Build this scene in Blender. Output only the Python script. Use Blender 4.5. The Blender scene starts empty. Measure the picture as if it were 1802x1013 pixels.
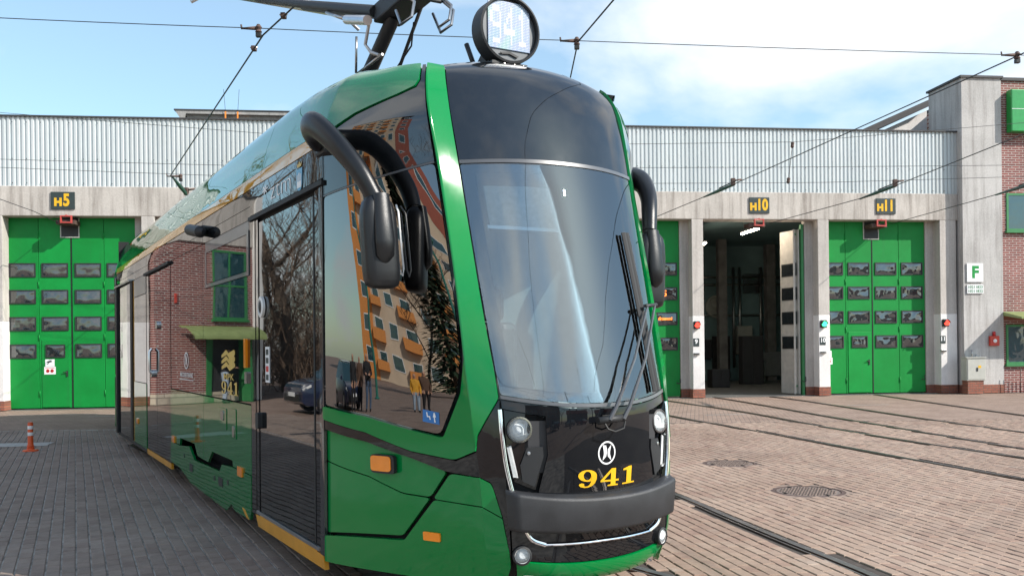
import bpy, bmesh, math, random
from mathutils import Vector, Matrix
R = math.radians
rnd = random.Random(7)
scene = bpy.context.scene
col = scene.collection

# ---------------------------------------------------------------- camera, world, sun, exposure
cam_d = bpy.data.cameras.new('camera'); cam = bpy.data.objects.new('camera', cam_d); col.objects.link(cam)
cam_d.sensor_width = 36.0; cam_d.lens = 1610 / 1802 * 36.0
cam_d.shift_y = (609.8 - 506.5) / 1802
cam_d.clip_end = 3000
cam.matrix_world = Matrix.Translation((0, 0, 1.67)) @ Matrix.Rotation(R(90), 4, 'X') @ Matrix.Rotation(-0.0116, 4, 'Z')
scene.camera = cam
scene.render.resolution_x = 1024; scene.render.resolution_y = 575

SUN_DIR = Vector((0.92, -0.39, 0)).normalized() * math.cos(R(35)) + Vector((0, 0, math.sin(R(35))))
world = bpy.data.worlds.new('World'); scene.world = world; world.use_nodes = True
wn = world.node_tree; wn.nodes.clear()
def N(tree, typ, **kw):
    n = tree.nodes.new(typ)
    for k, v in kw.items():
        if k.startswith('i_'):
            key = k[2:].replace('_', ' ')
            n.inputs[key].default_value = v
        else:
            setattr(n, k, v)
    return n
def LK(tree, a, b): tree.links.new(a, b)
sky = N(wn, 'ShaderNodeTexSky', sky_type='NISHITA', sun_disc=False)
sky.sun_elevation = R(35); sky.sun_rotation = math.atan2(SUN_DIR.x, SUN_DIR.y); sky.air_density = 1.25; sky.dust_density = 0.6; sky.ozone_density = 1.6
tc = N(wn, 'ShaderNodeTexCoord'); sep = N(wn, 'ShaderNodeSeparateXYZ'); LK(wn, tc.outputs['Generated'], sep.inputs[0])
den = N(wn, 'ShaderNodeMath', operation='ADD'); LK(wn, sep.outputs['Z'], den.inputs[0]); den.inputs[1].default_value = 0.22
dvx = N(wn, 'ShaderNodeMath', operation='DIVIDE'); LK(wn, sep.outputs['X'], dvx.inputs[0]); LK(wn, den.outputs[0], dvx.inputs[1])
dvy = N(wn, 'ShaderNodeMath', operation='DIVIDE'); LK(wn, sep.outputs['Y'], dvy.inputs[0]); LK(wn, den.outputs[0], dvy.inputs[1])
sh = N(wn, 'ShaderNodeMath', operation='ADD'); LK(wn, dvx.outputs[0], sh.inputs[0]); sh.inputs[1].default_value = 0.40
cmb = N(wn, 'ShaderNodeCombineXYZ'); LK(wn, sh.outputs[0], cmb.inputs[0]); LK(wn, dvy.outputs[0], cmb.inputs[1]); cmb.inputs[2].default_value = 7.9
cn = N(wn, 'ShaderNodeTexNoise'); LK(wn, cmb.outputs[0], cn.inputs['Vector'])
cn.inputs['Scale'].default_value = 0.95; cn.inputs['Detail'].default_value = 9; cn.inputs['Roughness'].default_value = 0.52; cn.inputs['Distortion'].default_value = 0.25
cr = N(wn, 'ShaderNodeValToRGB'); LK(wn, cn.outputs['Fac'], cr.inputs[0])
cr.color_ramp.elements[0].position = 0.47; cr.color_ramp.elements[0].color = (0.16, 0.16, 0.16, 1)
cr.color_ramp.elements[1].position = 0.62; cr.color_ramp.elements[1].color = (0.92, 0.92, 0.92, 1)
tn = N(wn, 'ShaderNodeMix', data_type='RGBA', blend_type='MULTIPLY'); tn.inputs[0].default_value = 1; LK(wn, sky.outputs[0], tn.inputs[6]); tn.inputs[7].default_value = (1.16, 1.50, 1.60, 1)
mx = N(wn, 'ShaderNodeMix', data_type='RGBA'); LK(wn, cr.outputs[0], mx.inputs[0]); LK(wn, tn.outputs[2], mx.inputs[6])
mx.inputs[7].default_value = (9.4, 9.7, 10.0, 1)
bg = N(wn, 'ShaderNodeBackground'); LK(wn, mx.outputs[2], bg.inputs['Color']); bg.inputs['Strength'].default_value = 0.085
wo = N(wn, 'ShaderNodeOutputWorld'); LK(wn, bg.outputs[0], wo.inputs['Surface'])

sun_d = bpy.data.lights.new('sun', 'SUN'); sun_d.energy = 4.3; sun_d.angle = R(0.55); sun_d.color = (1.0, 0.94, 0.86)
sun = bpy.data.objects.new('sun', sun_d); col.objects.link(sun)
sun.rotation_euler = (-SUN_DIR).to_track_quat('-Z', 'Y').to_euler()

scene.view_settings.view_transform = 'Standard'; scene.view_settings.look = 'None'
scene.view_settings.exposure = 0.62; scene.view_settings.gamma = 1.0
scene.view_settings.use_curve_mapping = False
scene.render.engine = 'CYCLES'
scene.cycles.max_bounces = 10; scene.cycles.glossy_bounces = 5; scene.cycles.transparent_max_bounces = 12

# ---------------------------------------------------------------- materials
MATS = {}
def new_mat(name):
    m = bpy.data.materials.new(name); m.use_nodes = True
    t = m.node_tree; b = t.nodes['Principled BSDF']; MATS[name] = m
    return m, t, b
def noise(t, scale, detail=4, rough=0.55, coord='Object', sx=1, sy=1, sz=1, dist=0.0):
    c = N(t, 'ShaderNodeTexCoord'); mp = N(t, 'ShaderNodeMapping'); mp.inputs['Scale'].default_value = (sx, sy, sz)
    if coord == 'World':
        g = N(t, 'ShaderNodeNewGeometry'); LK(t, g.outputs['Position'], mp.inputs[0])
    else: LK(t, c.outputs[coord], mp.inputs[0])
    n = N(t, 'ShaderNodeTexNoise'); LK(t, mp.outputs[0], n.inputs['Vector'])
    n.inputs['Scale'].default_value = scale; n.inputs['Detail'].default_value = detail; n.inputs['Roughness'].default_value = rough; n.inputs['Distortion'].default_value = dist
    return n.outputs['Fac']
def ramp(t, fac, stops):
    r = N(t, 'ShaderNodeValToRGB'); LK(t, fac, r.inputs[0]); e = r.color_ramp.elements
    while len(e) < len(stops): e.new(0.5)
    for i, (p, c) in enumerate(stops):
        e[i].position = p; e[i].color = tuple(c) + (1,) if len(c) == 3 else c
    return r.outputs[0]
def mixc(t, fac, a, b, mode='MIX'):
    m = N(t, 'ShaderNodeMix', data_type='RGBA', blend_type=mode)
    for s, v in ((0, fac), (6, a), (7, b)):
        if isinstance(v, (int, float)): m.inputs[s].default_value = v
        elif isinstance(v, tuple): m.inputs[s].default_value = v if len(v) == 4 else v + (1,)
        else: LK(t, v, m.inputs[s])
    return m.outputs[2]
def bump(t, b, h, strength=0.2, dist=0.01):
    n = N(t, 'ShaderNodeBump'); n.inputs['Strength'].default_value = strength; n.inputs['Distance'].default_value = dist
    LK(t, h, n.inputs['Height']); LK(t, n.outputs[0], b.inputs['Normal']); return n
def simple(name, c, rough=0.5, metal=0.0, var=0.12, scale=6.0, bmp=0.0, bscale=40, coat=0.0, spec=0.5, coord='Object', ior=1.5):
    m, t, b = new_mat(name)
    n = noise(t, scale, coord=coord)
    lo = tuple(x * (1 - var) for x in c); hi = tuple(min(1, x * (1 + var)) for x in c)
    LK(t, ramp(t, n, [(0.3, lo), (0.7, hi)]), b.inputs['Base Color'])
    b.inputs['Roughness'].default_value = rough; b.inputs['Metallic'].default_value = metal; b.inputs['IOR'].default_value = ior
    b.inputs['Specular IOR Level'].default_value = spec
    b.inputs['Coat Weight'].default_value = coat; b.inputs['Coat Roughness'].default_value = 0.02
    if bmp: bump(t, b, noise(t, bscale, coord=coord), bmp, 0.01)
    return m
def emis(name, c, s):
    m, t, b = new_mat(name); b.inputs['Base Color'].default_value = tuple(x * .5 for x in c) + (1,)
    b.inputs['Emission Color'].default_value = c + (1,); b.inputs['Emission Strength'].default_value = s; b.inputs['Roughness'].default_value = .3
    return m
def gloss_panel(name, c, fres_ior=1.9, wav=0.035, wscale=1.6, grime=0.02, rough=0.0):
    """a coated sheet: diffuse colour under a smooth clear layer with slight panel waviness"""
    m, t, b = new_mat(name)
    n = noise(t, 7, 5); n2 = noise(t, 90, 2)
    cc = mixc(t, ramp(t, n, [(.45, (0, 0, 0)), (.8, (grime, grime, grime))]), c, (.35, .32, .28))
    LK(t, cc, b.inputs['Base Color'])
    b.inputs['Roughness'].default_value = 0.35
    b.inputs['Specular IOR Level'].default_value = 0.0
    b.inputs['Coat Weight'].default_value = 1.0; b.inputs['Coat IOR'].default_value = fres_ior
    LK(t, ramp(t, n, [(.3, (rough + .004,) * 3), (.8, (rough + .03,) * 3)]), b.inputs['Coat Roughness'])
    h = noise(t, wscale, 2, .4, sx=1, sy=1, sz=.55)
    bn = N(t, 'ShaderNodeBump'); bn.inputs['Strength'].default_value = 1.0; bn.inputs['Distance'].default_value = wav * .1
    LK(t, h, bn.inputs['Height']); LK(t, bn.outputs[0], b.inputs['Coat Normal'])
    return m
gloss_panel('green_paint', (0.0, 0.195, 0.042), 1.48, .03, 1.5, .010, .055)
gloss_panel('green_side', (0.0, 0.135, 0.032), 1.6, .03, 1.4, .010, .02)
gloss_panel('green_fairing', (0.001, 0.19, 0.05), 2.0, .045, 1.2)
gloss_panel('black_panel', (0.004, 0.005, 0.006), 2.0, .022, 1.1, .012)
gloss_panel('black_gloss', (0.005, 0.006, 0.008), 1.55, .02, 2.0, .012)
gloss_panel('cap_panel', (0.008, 0.010, 0.013), 1.75, .03, 2.0, .03, .02)
gloss_panel('yellow_paint', (0.62, 0.30, 0.012), 1.9, .03, 1.4)
gloss_panel('silver_post', (0.03, 0.03, 0.033), 2.0, .05, 2.2)
simple('matte_black', (0.016, 0.017, 0.019), 0.55, bmp=.15, bscale=220)
simple('mirror_plastic', (0.006, 0.0065, 0.008), 0.33, bmp=.12, bscale=400, var=.2)
simple('bumper_rubber', (0.022, 0.023, 0.026), 0.5, bmp=.25, bscale=300, var=.3)
simple('rubber', (0.01, 0.01, 0.011), 0.6)
simple('grey_frame', (0.085, 0.088, 0.095), 0.35, coat=.5)
simple('steel', (0.42, 0.41, 0.40), 0.28, 1.0)
simple('rail_steel', (0.20, 0.175, 0.16), 0.38, 1.0, var=.35, scale=3, coord='World')
simple('chrome', (0.8, 0.8, 0.82), 0.07, 1.0, var=.03)
simple('alu', (0.6, 0.61, 0.63), 0.3, 1.0)
simple('dark_void', (0.006, 0.006, 0.007), 0.8)
simple('yellow_sill', (0.66, 0.30, 0.02), 0.4, coat=.4, bmp=.05)
simple('yellow_print', (0.75, 0.42, 0.01), 0.4)
simple('gold_print', (0.62, 0.42, 0.09), 0.4)
simple('white_print', (0.78, 0.79, 0.8), 0.4, var=.03)
simple('white_plastic', (0.75, 0.75, 0.74), 0.4)
simple('blue_print', (0.02, 0.16, 0.45), 0.4)
simple('light_blue_print', (0.12, 0.36, 0.55), 0.4)
simple('red_print', (0.55, 0.03, 0.03), 0.4)
simple('interior_grey', (0.18, 0.19, 0.195), 0.6)
simple('interior_dark', (0.03, 0.03, 0.033), 0.6)
simple('blind', (0.55, 0.58, 0.6), 0.6, scale=30)
simple('amber', (0.9, 0.26, 0.01), 0.15, coat=.6)
simple('red_lens', (0.5, 0.02, 0.02), 0.15)
simple('concrete_dark', (0.16, 0.155, 0.15), 0.9, var=.3, scale=2, bmp=.2)
simple('gate_black', (0.02, 0.022, 0.022), 0.5)
simple('gate_cream', (0.5, 0.47, 0.42), 0.55)
simple('sign_dark', (0.028, 0.042, 0.042), 0.45)
simple('cabinet_grey', (0.42, 0.42, 0.38), 0.55, var=.08)
simple('red_box', (0.5, 0.05, 0.03), 0.4)
simple('orange_rubber', (0.75, 0.10, 0.02), 0.5)
simple('reflective_white', (0.8, 0.8, 0.78), 0.35)
simple('red_metal', (0.45, 0.06, 0.05), 0.5)
simple('rust_metal', (0.085, 0.05, 0.04), 0.7, var=.4, scale=30)
simple('wire', (0.018, 0.02, 0.02), 0.5)
simple('wire_green', (0.02, 0.07, 0.05), 0.5)
simple('roof_dark', (0.05, 0.05, 0.052), 0.7)
simple('hall_wall', (0.16, 0.25, 0.26), 0.8, var=.25, scale=.5)
simple('hall_floor', (0.12, 0.12, 0.115), 0.5)
simple('sign_green', (0.01, 0.27, 0.05), 0.35, coat=.4)
simple('frame_green', (0.03, 0.19, 0.06), 0.5)
simple('canopy_green', (0.22, 0.27, 0.10), 0.45)
simple('bark', (0.10, 0.075, 0.055), 0.9, var=.3, scale=12)
simple('birch_bark', (0.42, 0.40, 0.36), 0.8, var=.35, scale=9)
simple('twig', (0.13, 0.085, 0.055), 0.9, var=.35)
simple('evergreen', (0.022, 0.045, 0.018), 0.8, var=.4, scale=3)
simple('apt_cream', (0.56, 0.44, 0.32), 0.85, var=.08, scale=.4)
simple('apt_orange', (0.62, 0.24, 0.06), 0.8, var=.1)
simple('apt_red', (0.32, 0.09, 0.06), 0.85, var=.1)
simple('house_wall', (0.2, 0.17, 0.15), 0.9)
simple('roof_tile', (0.24, 0.055, 0.035), 0.8, var=.25, scale=5)
simple('car_blue', (0.008, 0.016, 0.05), 0.3, coat=1.0)
simple('car_silver', (0.32, 0.33, 0.35), 0.3, .6, coat=1.0)
simple('car_red', (0.22, 0.012, 0.014), 0.3, coat=1.0)
simple('tyre', (0.018, 0.018, 0.018), 0.85)
simple('skin', (0.5, 0.28, 0.19), 0.55); simple('hair', (0.02, 0.014, 0.01), 0.6)
simple('cloth_black', (0.012, 0.012, 0.014), 0.8); simple('cloth_jeans', (0.07, 0.11, 0.18), 0.9)
simple('cloth_yellow', (0.62, 0.30, 0.02), 0.75); simple('cloth_brown', (0.10, 0.055, 0.035), 0.85)
simple('cloth_light_jeans', (0.30, 0.37, 0.45), 0.9)
simple('teal_pole', (0.02, 0.16, 0.12), 0.45)
simple('gravel_light', (0.42, 0.40, 0.37), 0.95, var=.2, scale=20)
emis('lamp_red', (1.0, 0.05, 0.03), 2.2); emis('lamp_green', (0.05, 1.0, 0.35), 2.0); emis('tube_lamp', (1.0, 0.86, 0.68), 70.0)
simple('pane_pale', (.6, .65, .65), .4)  # plain pale grey for the pane of the hall door
emis('led_orange', (1.0, 0.22, 0.04), 1.6)

def glass_mat(name, tint, refl=0.12, ior=1.6, rough=0.0):
    m = bpy.data.materials.new(name); m.use_nodes = True; t = m.node_tree; t.nodes.clear(); MATS[name] = m
    o = N(t, 'ShaderNodeOutputMaterial'); tr = N(t, 'ShaderNodeBsdfTransparent'); tr.inputs[0].default_value = tint + (1,)
    g = N(t, 'ShaderNodeBsdfGlossy'); g.inputs['Roughness'].default_value = rough
    f = N(t, 'ShaderNodeFresnel'); f.inputs['IOR'].default_value = ior
    ad = N(t, 'ShaderNodeMath', operation='ADD', use_clamp=True); LK(t, f.outputs[0], ad.inputs[0]); ad.inputs[1].default_value = refl
    h = noise(t, 1.1, 2, .4); bn = N(t, 'ShaderNodeBump'); bn.inputs['Strength'].default_value = 1; bn.inputs['Distance'].default_value = .004
    LK(t, h, bn.inputs['Height']); LK(t, bn.outputs[0], g.inputs['Normal'])
    mixs = N(t, 'ShaderNodeMixShader'); LK(t, ad.outputs[0], mixs.inputs[0]); LK(t, tr.outputs[0], mixs.inputs[1]); LK(t, g.outputs[0], mixs.inputs[2])
    LK(t, mixs.outputs[0], o.inputs[0]); return m
glass_mat('windscreen_glass', (.84, .93, .95), .13, 1.72)
glass_mat('far_cab_glass', (.70, .80, .80), .06, 1.5)
glass_mat('cab_glass', (.10, .12, .13), .16, 1.9)
glass_mat('lens_glass', (.9, .93, .95), .0, 1.45)
# gate windows: wrinkled acrylic in front of a dark hall
m, t, b = new_mat('acrylic'); b.inputs['Roughness'].default_value = .06; b.inputs['Base Color'].default_value = (.022, .026, .028, 1)
b.inputs['Specular IOR Level'].default_value = .9; b.inputs['IOR'].default_value = 1.75
oi = N(t, 'ShaderNodeObjectInfo'); tcx = N(t, 'ShaderNodeTexCoord'); vm = N(t, 'ShaderNodeVectorMath', operation='ADD'); LK(t, tcx.outputs['Object'], vm.inputs[0])
cx = N(t, 'ShaderNodeMath', operation='MULTIPLY'); LK(t, oi.outputs['Random'], cx.inputs[0]); cx.inputs[1].default_value = 40; LK(t, cx.outputs[0], vm.inputs[1])
nn = N(t, 'ShaderNodeTexNoise'); LK(t, vm.outputs[0], nn.inputs['Vector']); nn.inputs['Scale'].default_value = 2.6; nn.inputs['Detail'].default_value = 1.2
bump(t, b, nn.outputs['Fac'], 1.0, .055)
# tall windows of the brick offices
m, t, b = new_mat('office_glass'); b.inputs['Roughness'].default_value = .03; b.inputs['Base Color'].default_value = (.02, .06, .075, 1); b.inputs['IOR'].default_value = 1.9
bump(t, b, noise(t, 1.5, 2), .4, .03)
# concrete with rain streaks
def concrete(name, base, streak=.5, rough=.9):
    m, t, b = new_mat(name)
    n1 = noise(t, .7, 6, .6, 'World'); n2 = noise(t, 2.6, 5, .65, 'World', sx=2.2, sy=2.2, sz=.14)
    n3 = noise(t, 24, 4, .6, 'World')
    c = ramp(t, n1, [(.3, tuple(x * .82 for x in base)), (.7, tuple(min(1, x * 1.1) for x in base))])
    st = ramp(t, n2, [(.46, (0, 0, 0)), (.72, (streak,) * 3)])
    c = mixc(t, st, c, (base[0] * .34, base[1] * .31, base[2] * .29))
    c = mixc(t, .22, c, ramp(t, n3, [(.35, (.2, .2, .2)), (.65, (.8, .8, .8))]), 'SOFT_LIGHT')
    LK(t, c, b.inputs['Base Color']); b.inputs['Roughness'].default_value = rough
    bump(t, b, n3, .35, .012)
concrete('beam_concrete', (.50, .46, .42), .75)
concrete('pillar_concrete', (.50, .465, .43), .35)
concrete('pillar_paint', (.74, .72, .70), .12)
concrete('pier_concrete', (.47, .455, .44), .55)
concrete('penthouse_plaster', (.36, .35, .335), .5)
m, t, b = new_mat('cladding')
n1 = noise(t, .5, 5, .6, 'World', sx=3, sy=3, sz=.2); n2 = noise(t, 6, 4, .6, 'World', sz=.3)
c = ramp(t, n1, [(.3, (.50, .54, .55)), (.7, (.64, .67, .67))]); c = mixc(t, ramp(t, n2, [(.55, (0, 0, 0)), (.9, (.35, .35, .35))]), c, (.42, .40, .37))
oi = N(t, 'ShaderNodeObjectInfo'); c = mixc(t, 1.0, c, ramp(t, oi.outputs['Random'], [(0, (0.86, 0.86, 0.86)), (1, (1.04, 1.04, 1.04))]), 'MULTIPLY')
LK(t, c, b.inputs['Base Color']); b.inputs['Roughness'].default_value = .42; b.inputs['Metallic'].default_value = .15
m, t, b = new_mat('gate_green')
n1 = noise(t, 1.3, 6, .65, 'World'); n2 = noise(t, 3, 4, .6, 'World', sx=3, sy=3, sz=.12)
c = ramp(t, n1, [(.3, (.001, .200, .030)), (.7, (.002, .255, .042))]); c = mixc(t, ramp(t, n2, [(.55, (0, 0, 0)), (.85, (.28, .28, .28))]), c, (.03, .14, .05))
oi = N(t, 'ShaderNodeObjectInfo'); c = mixc(t, 1.0, c, ramp(t, oi.outputs['Random'], [(0, (0.84, 0.84, 0.84)), (1, (1.1, 1.1, 1.1))]), 'MULTIPLY')
LK(t, c, b.inputs['Base Color']); b.inputs['Roughness'].default_value = .5; b.inputs['Specular IOR Level'].default_value = .3
bump(t, b, noise(t, 1.1, 3, coord='World'), .25, .03)
def brick_mat(name, c1, c2, mortar, rot=(R(90), 0, 0), scale=1.0, coord='Object', bw=.255, rh=.075, ms=.012, bm=.5, rough=.85):
    m, t, b = new_mat(name)
    mp = N(t, 'ShaderNodeMapping'); mp.inputs['Rotation'].default_value = rot
    if coord == 'World': g = N(t, 'ShaderNodeNewGeometry'); LK(t, g.outputs['Position'], mp.inputs[0])
    else: c = N(t, 'ShaderNodeTexCoord'); LK(t, c.outputs[coord], mp.inputs[0])
    br = N(t, 'ShaderNodeTexBrick'); LK(t, mp.outputs[0], br.inputs['Vector'])
    br.inputs['Color1'].default_value = c1 + (1,); br.inputs['Color2'].default_value = c2 + (1,); br.inputs['Mortar'].default_value = mortar + (1,)
    br.inputs['Scale'].default_value = scale; br.inputs['Brick Width'].default_value = bw; br.inputs['Row Height'].default_value = rh
    br.inputs['Mortar Size'].default_value = ms; br.inputs['Mortar Smooth'].default_value = .3; br.inputs['Bias'].default_value = 0
    nz = noise(t, 1.2, 6, .6, 'World'); nz2 = noise(t, 35, 3, .6, 'World')
    c = mixc(t, .55, br.outputs['Color'], ramp(t, nz, [(.3, (.28, .28, .28)), (.7, (.74, .74, .74))]), 'SOFT_LIGHT')
    c = mixc(t, .4, c, ramp(t, nz2, [(.3, (.3, .3, .3)), (.7, (.7, .7, .7))]), 'SOFT_LIGHT')
    LK(t, c, b.inputs['Base Color']); b.inputs['Roughness'].default_value = rough
    inv = N(t, 'ShaderNodeMath', operation='SUBTRACT'); inv.inputs[0].default_value = 1; LK(t, br.outputs['Fac'], inv.inputs[1])
    ad = N(t, 'ShaderNodeMath', operation='MULTIPLY_ADD'); LK(t, nz2, ad.inputs[0]); ad.inputs[1].default_value = .25; LK(t, inv.outputs[0], ad.inputs[2])
    bump(t, b, ad.outputs[0], bm, .012)
    return m
brick_mat('red_brick', (.24, .075, .062), (.17, .055, .05), (.42, .37, .34))
brick_mat('plinth_brick', (.30, .10, .06), (.22, .07, .045), (.14, .09, .07))
brick_mat('stone_plinth', (.52, .46, .36), (.40, .35, .27), (.25, .22, .18), bw=.45, rh=.22, ms=.02)
# ground beyond the built pavers, and the paver blocks
brick_mat('far_paving', (.29, .205, .16), (.25, .17, .13), (.10, .08, .07), rot=(0, 0, R(-78.5)), coord='World', bw=.2, rh=.1, ms=.006, bm=.3)
def paver_mat(name, a, bcol, c3):
    m, t, b = new_mat(name)
    g = N(t, 'ShaderNodeNewGeometry'); oi = N(t, 'ShaderNodeObjectInfo')
    ad = N(t, 'ShaderNodeMath', operation='ADD'); LK(t, g.outputs['Random Per Island'], ad.inputs[0]); LK(t, oi.outputs['Random'], ad.inputs[1])
    fr = N(t, 'ShaderNodeMath', operation='FRACT'); LK(t, ad.outputs[0], fr.inputs[0])
    c = ramp(t, fr.outputs[0], [(0, a), (.5, bcol), (1, c3)])
    n1 = noise(t, .45, 6, .6, 'World'); n2 = noise(t, 9, 6, .7, 'World'); n3 = noise(t, 160, 3, .6, 'World')
    c = mixc(t, .75, c, ramp(t, n1, [(.3, (.3, .29, .28)), (.7, (.72, .71, .7))]), 'SOFT_LIGHT')
    c = mixc(t, .5, c, ramp(t, n2, [(.3, (.3, .3, .3)), (.7, (.72, .72, .72))]), 'SOFT_LIGHT')
    c = mixc(t, .45, c, ramp(t, n3, [(.3, (.25, .25, .25)), (.7, (.75, .75, .75))]), 'SOFT_LIGHT')
    n4 = noise(t, .9, 5, .6, 'World', dist=.6); c = mixc(t, ramp(t, n4, [(.56, (0, 0, 0)), (.72, (.42, .42, .42))]), c, (.075, .06, .055))
    n5 = noise(t, 2.1, 5, .65, 'World', dist=.4); c = mixc(t, ramp(t, n5, [(.60, (0, 0, 0)), (.78, (.35, .35, .35))]), c, (.50, .45, .40))
    LK(t, c, b.inputs['Base Color']); b.inputs['Roughness'].default_value = .88
    bump(t, b, n3, .5, .004)
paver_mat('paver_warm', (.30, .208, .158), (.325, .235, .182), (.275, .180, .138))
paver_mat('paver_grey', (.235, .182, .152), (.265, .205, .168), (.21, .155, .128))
simple('collar_mortar', (.24, .175, .14), .95, coord='World', scale=14, var=.3)
simple('joint_dark', (.065, .05, .042), .95, coord='World', scale=14, var=.3)
simple('joint_sand', (.33, .30, .265), .95, coord='World', scale=5, var=.55)
m, t, b = new_mat('cast_iron')
wv = N(t, 'ShaderNodeTexChecker'); tcx = N(t, 'ShaderNodeTexCoord'); LK(t, tcx.outputs['Object'], wv.inputs[0]); wv.inputs['Scale'].default_value = 28
LK(t, mixc(t, wv.outputs['Fac'], (.20, .15, .13), (.26, .2, .17)), b.inputs['Base Color']); b.inputs['Roughness'].default_value = .6; b.inputs['Metallic'].default_value = .4
bump(t, b, wv.outputs['Fac'], .8, .01)
# dotted matrix face of the roof disc, display panel
m, t, b = new_mat('dot_display')
tcx = N(t, 'ShaderNodeTexCoord'); vor = N(t, 'ShaderNodeTexBrick'); mp = N(t, 'ShaderNodeMapping'); mp.inputs['Rotation'].default_value = (0, R(90), 0); LK(t, tcx.outputs['Object'], mp.inputs[0])
nz = noise(t, 5, 2); LK(t, ramp(t, nz, [(.3, (.13, .27, .36)), (.5, (.20, .25, .42)), (.7, (.17, .33, .33))]), b.inputs['Base Color'])
b.inputs['Roughness'].default_value = .3; b.inputs['Coat Weight'].default_value = 1
M = MATS

# ---------------------------------------------------------------- mesh helpers
def link(o, parent=None):
    col.objects.link(o)
    if parent is not None: o.parent = parent
    return o
def tag(o, label=None, cat=None, group=None, kind=None):
    if label: o['label'] = label
    if cat: o['category'] = cat
    if group: o['group'] = group
    if kind: o['kind'] = kind
    return o
def empty(name, loc=(0, 0, 0), rz=0, parent=None, label=None, cat=None, group=None):
    o = bpy.data.objects.new(name, None); o.location = loc; o.rotation_euler = (0, 0, rz); o.empty_display_size = .2
    link(o, parent); return tag(o, label, cat, group)
class MB:
    def __init__(s): s.v = []; s.f = []; s.m = []; s.sm = []
    def add(s, vs, fs, mi=0, smooth=False):
        k = len(s.v); s.v += [tuple(p) for p in vs]
        for f in fs: s.f.append(tuple(i + k for i in f)); s.m.append(mi); s.sm.append(smooth)
        return s
    def box(s, x0, x1, y0, y1, z0, z1, mi=0, c=0.0):
        if c <= 0:
            vs = [(x, y, z) for z in (z0, z1) for y in (y0, y1) for x in (x0, x1)]
            return s.add(vs, [(0, 2, 3, 1), (4, 5, 7, 6), (0, 1, 5, 4), (2, 6, 7, 3), (0, 4, 6, 2), (1, 3, 7, 5)], mi)
        bm = bmesh.new(); bmesh.ops.create_cube(bm, size=1)
        for v in bm.verts: v.co = Vector(((x0 + x1) / 2 + v.co.x * (x1 - x0), (y0 + y1) / 2 + v.co.y * (y1 - y0), (z0 + z1) / 2 + v.co.z * (z1 - z0)))
        bmesh.ops.bevel(bm, geom=bm.edges[:], offset=c, segments=2, affect='EDGES', profile=.5)
        bm.verts.index_update(); s.add([v.co.copy() for v in bm.verts], [tuple(v.index for v in f.verts) for f in bm.faces], mi, False); bm.free(); return s
    def tube(s, pts, r, n=8, mi=0, caps=True, flat=1.0, updir=None):
        pts = [Vector(p) for p in pts]; rs = r if isinstance(r, list) else [r] * len(pts)
        rings = []; prev = None
        for i, p in enumerate(pts):
            d = (pts[min(i + 1, len(pts) - 1)] - pts[max(i - 1, 0)]).normalized()
            if prev is None:
                a = Vector(updir) if updir else (Vector((0, 0, 1)) if abs(d.z) < .9 else Vector((1, 0, 0)))
            else: a = prev
            x = (a - d * a.dot(d)).normalized(); y = d.cross(x); prev = x
            rr = rs[i]; ra, rb = rr if isinstance(rr, (tuple, list)) else (rr, rr * flat)
            rings.append([p + x * (math.cos(2 * math.pi * k / n) * ra) + y * (math.sin(2 * math.pi * k / n) * rb) for k in range(n)])
        vs = [q for rg in rings for q in rg]; fs = []
        for i in range(len(rings) - 1):
            for k in range(n): fs.append((i * n + k, i * n + (k + 1) % n, (i + 1) * n + (k + 1) % n, (i + 1) * n + k))
        s.add(vs, fs, mi, True)
        if caps:
            b0 = len(s.v) - len(vs)
            s.f.append(tuple(b0 + k for k in range(n - 1, -1, -1))); s.m.append(mi); s.sm.append(False)
            e = b0 + (len(rings) - 1) * n
            s.f.append(tuple(e + k for k in range(n))); s.m.append(mi); s.sm.append(False)
        return s
    def lathe(s, origin, axis, prof, n=24, mi=0, caps=True):
        """prof: list of (radius, distance along axis)"""
        o = Vector(origin); a = Vector(axis).normalized(); x = a.orthogonal().normalized(); y = a.cross(x)
        vs = []; fs = []
        for r, h in prof:
            for k in range(n):
                an = 2 * math.pi * k / n; vs.append(o + a * h + (x * math.cos(an) + y * math.sin(an)) * r)
        for i in range(len(prof) - 1):
            for k in range(n): fs.append((i * n + k, i * n + (k + 1) % n, (i + 1) * n + (k + 1) % n, (i + 1) * n + k))
        s.add(vs, fs, mi, True)
        b0 = len(s.v) - len(vs)
        if not caps: return s
        if prof[0][0] > 1e-4: s.f.append(tuple(b0 + k for k in range(n - 1, -1, -1))); s.m.append(mi); s.sm.append(False)
        e = b0 + (len(prof) - 1) * n
        if prof[-1][0] > 1e-4: s.f.append(tuple(e + k for k in range(n))); s.m.append(mi); s.sm.append(False)
        return s
    def prism(s, poly, d, mi=0):
        """poly: list of 3-D points (planar), extruded by vector d"""
        n = len(poly); d = Vector(d); vs = [Vector(p) for p in poly] + [Vector(p) + d for p in poly]
        fs = [tuple(range(n - 1, -1, -1)), tuple(range(n, 2 * n))] + [(i, (i + 1) % n, n + (i + 1) % n, n + i) for i in range(n)]
        return s.add(vs, fs, mi)
    def mesh(s, name, mats, sharp=35):
        me = bpy.data.meshes.new(name); me.from_pydata(s.v, [], s.f)
        for m in (mats if isinstance(mats, (list, tuple)) else [mats]): me.materials.append(M[m] if isinstance(m, str) else m)
        me.polygons.foreach_set('material_index', s.m); me.polygons.foreach_set('use_smooth', s.sm)
        bm = bmesh.new(); bm.from_mesh(me); bmesh.ops.recalc_face_normals(bm, faces=bm.faces)
        for e in bm.edges:
            if len(e.link_faces) == 2 and e.calc_face_angle(0) > R(sharp): e.smooth = False
        bm.to_mesh(me); bm.free(); me.update(); return me
    def build(s, name, mats, parent=None, sharp=35):
        return link(bpy.data.objects.new(name, s.mesh(name, mats, sharp)), parent)
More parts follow.
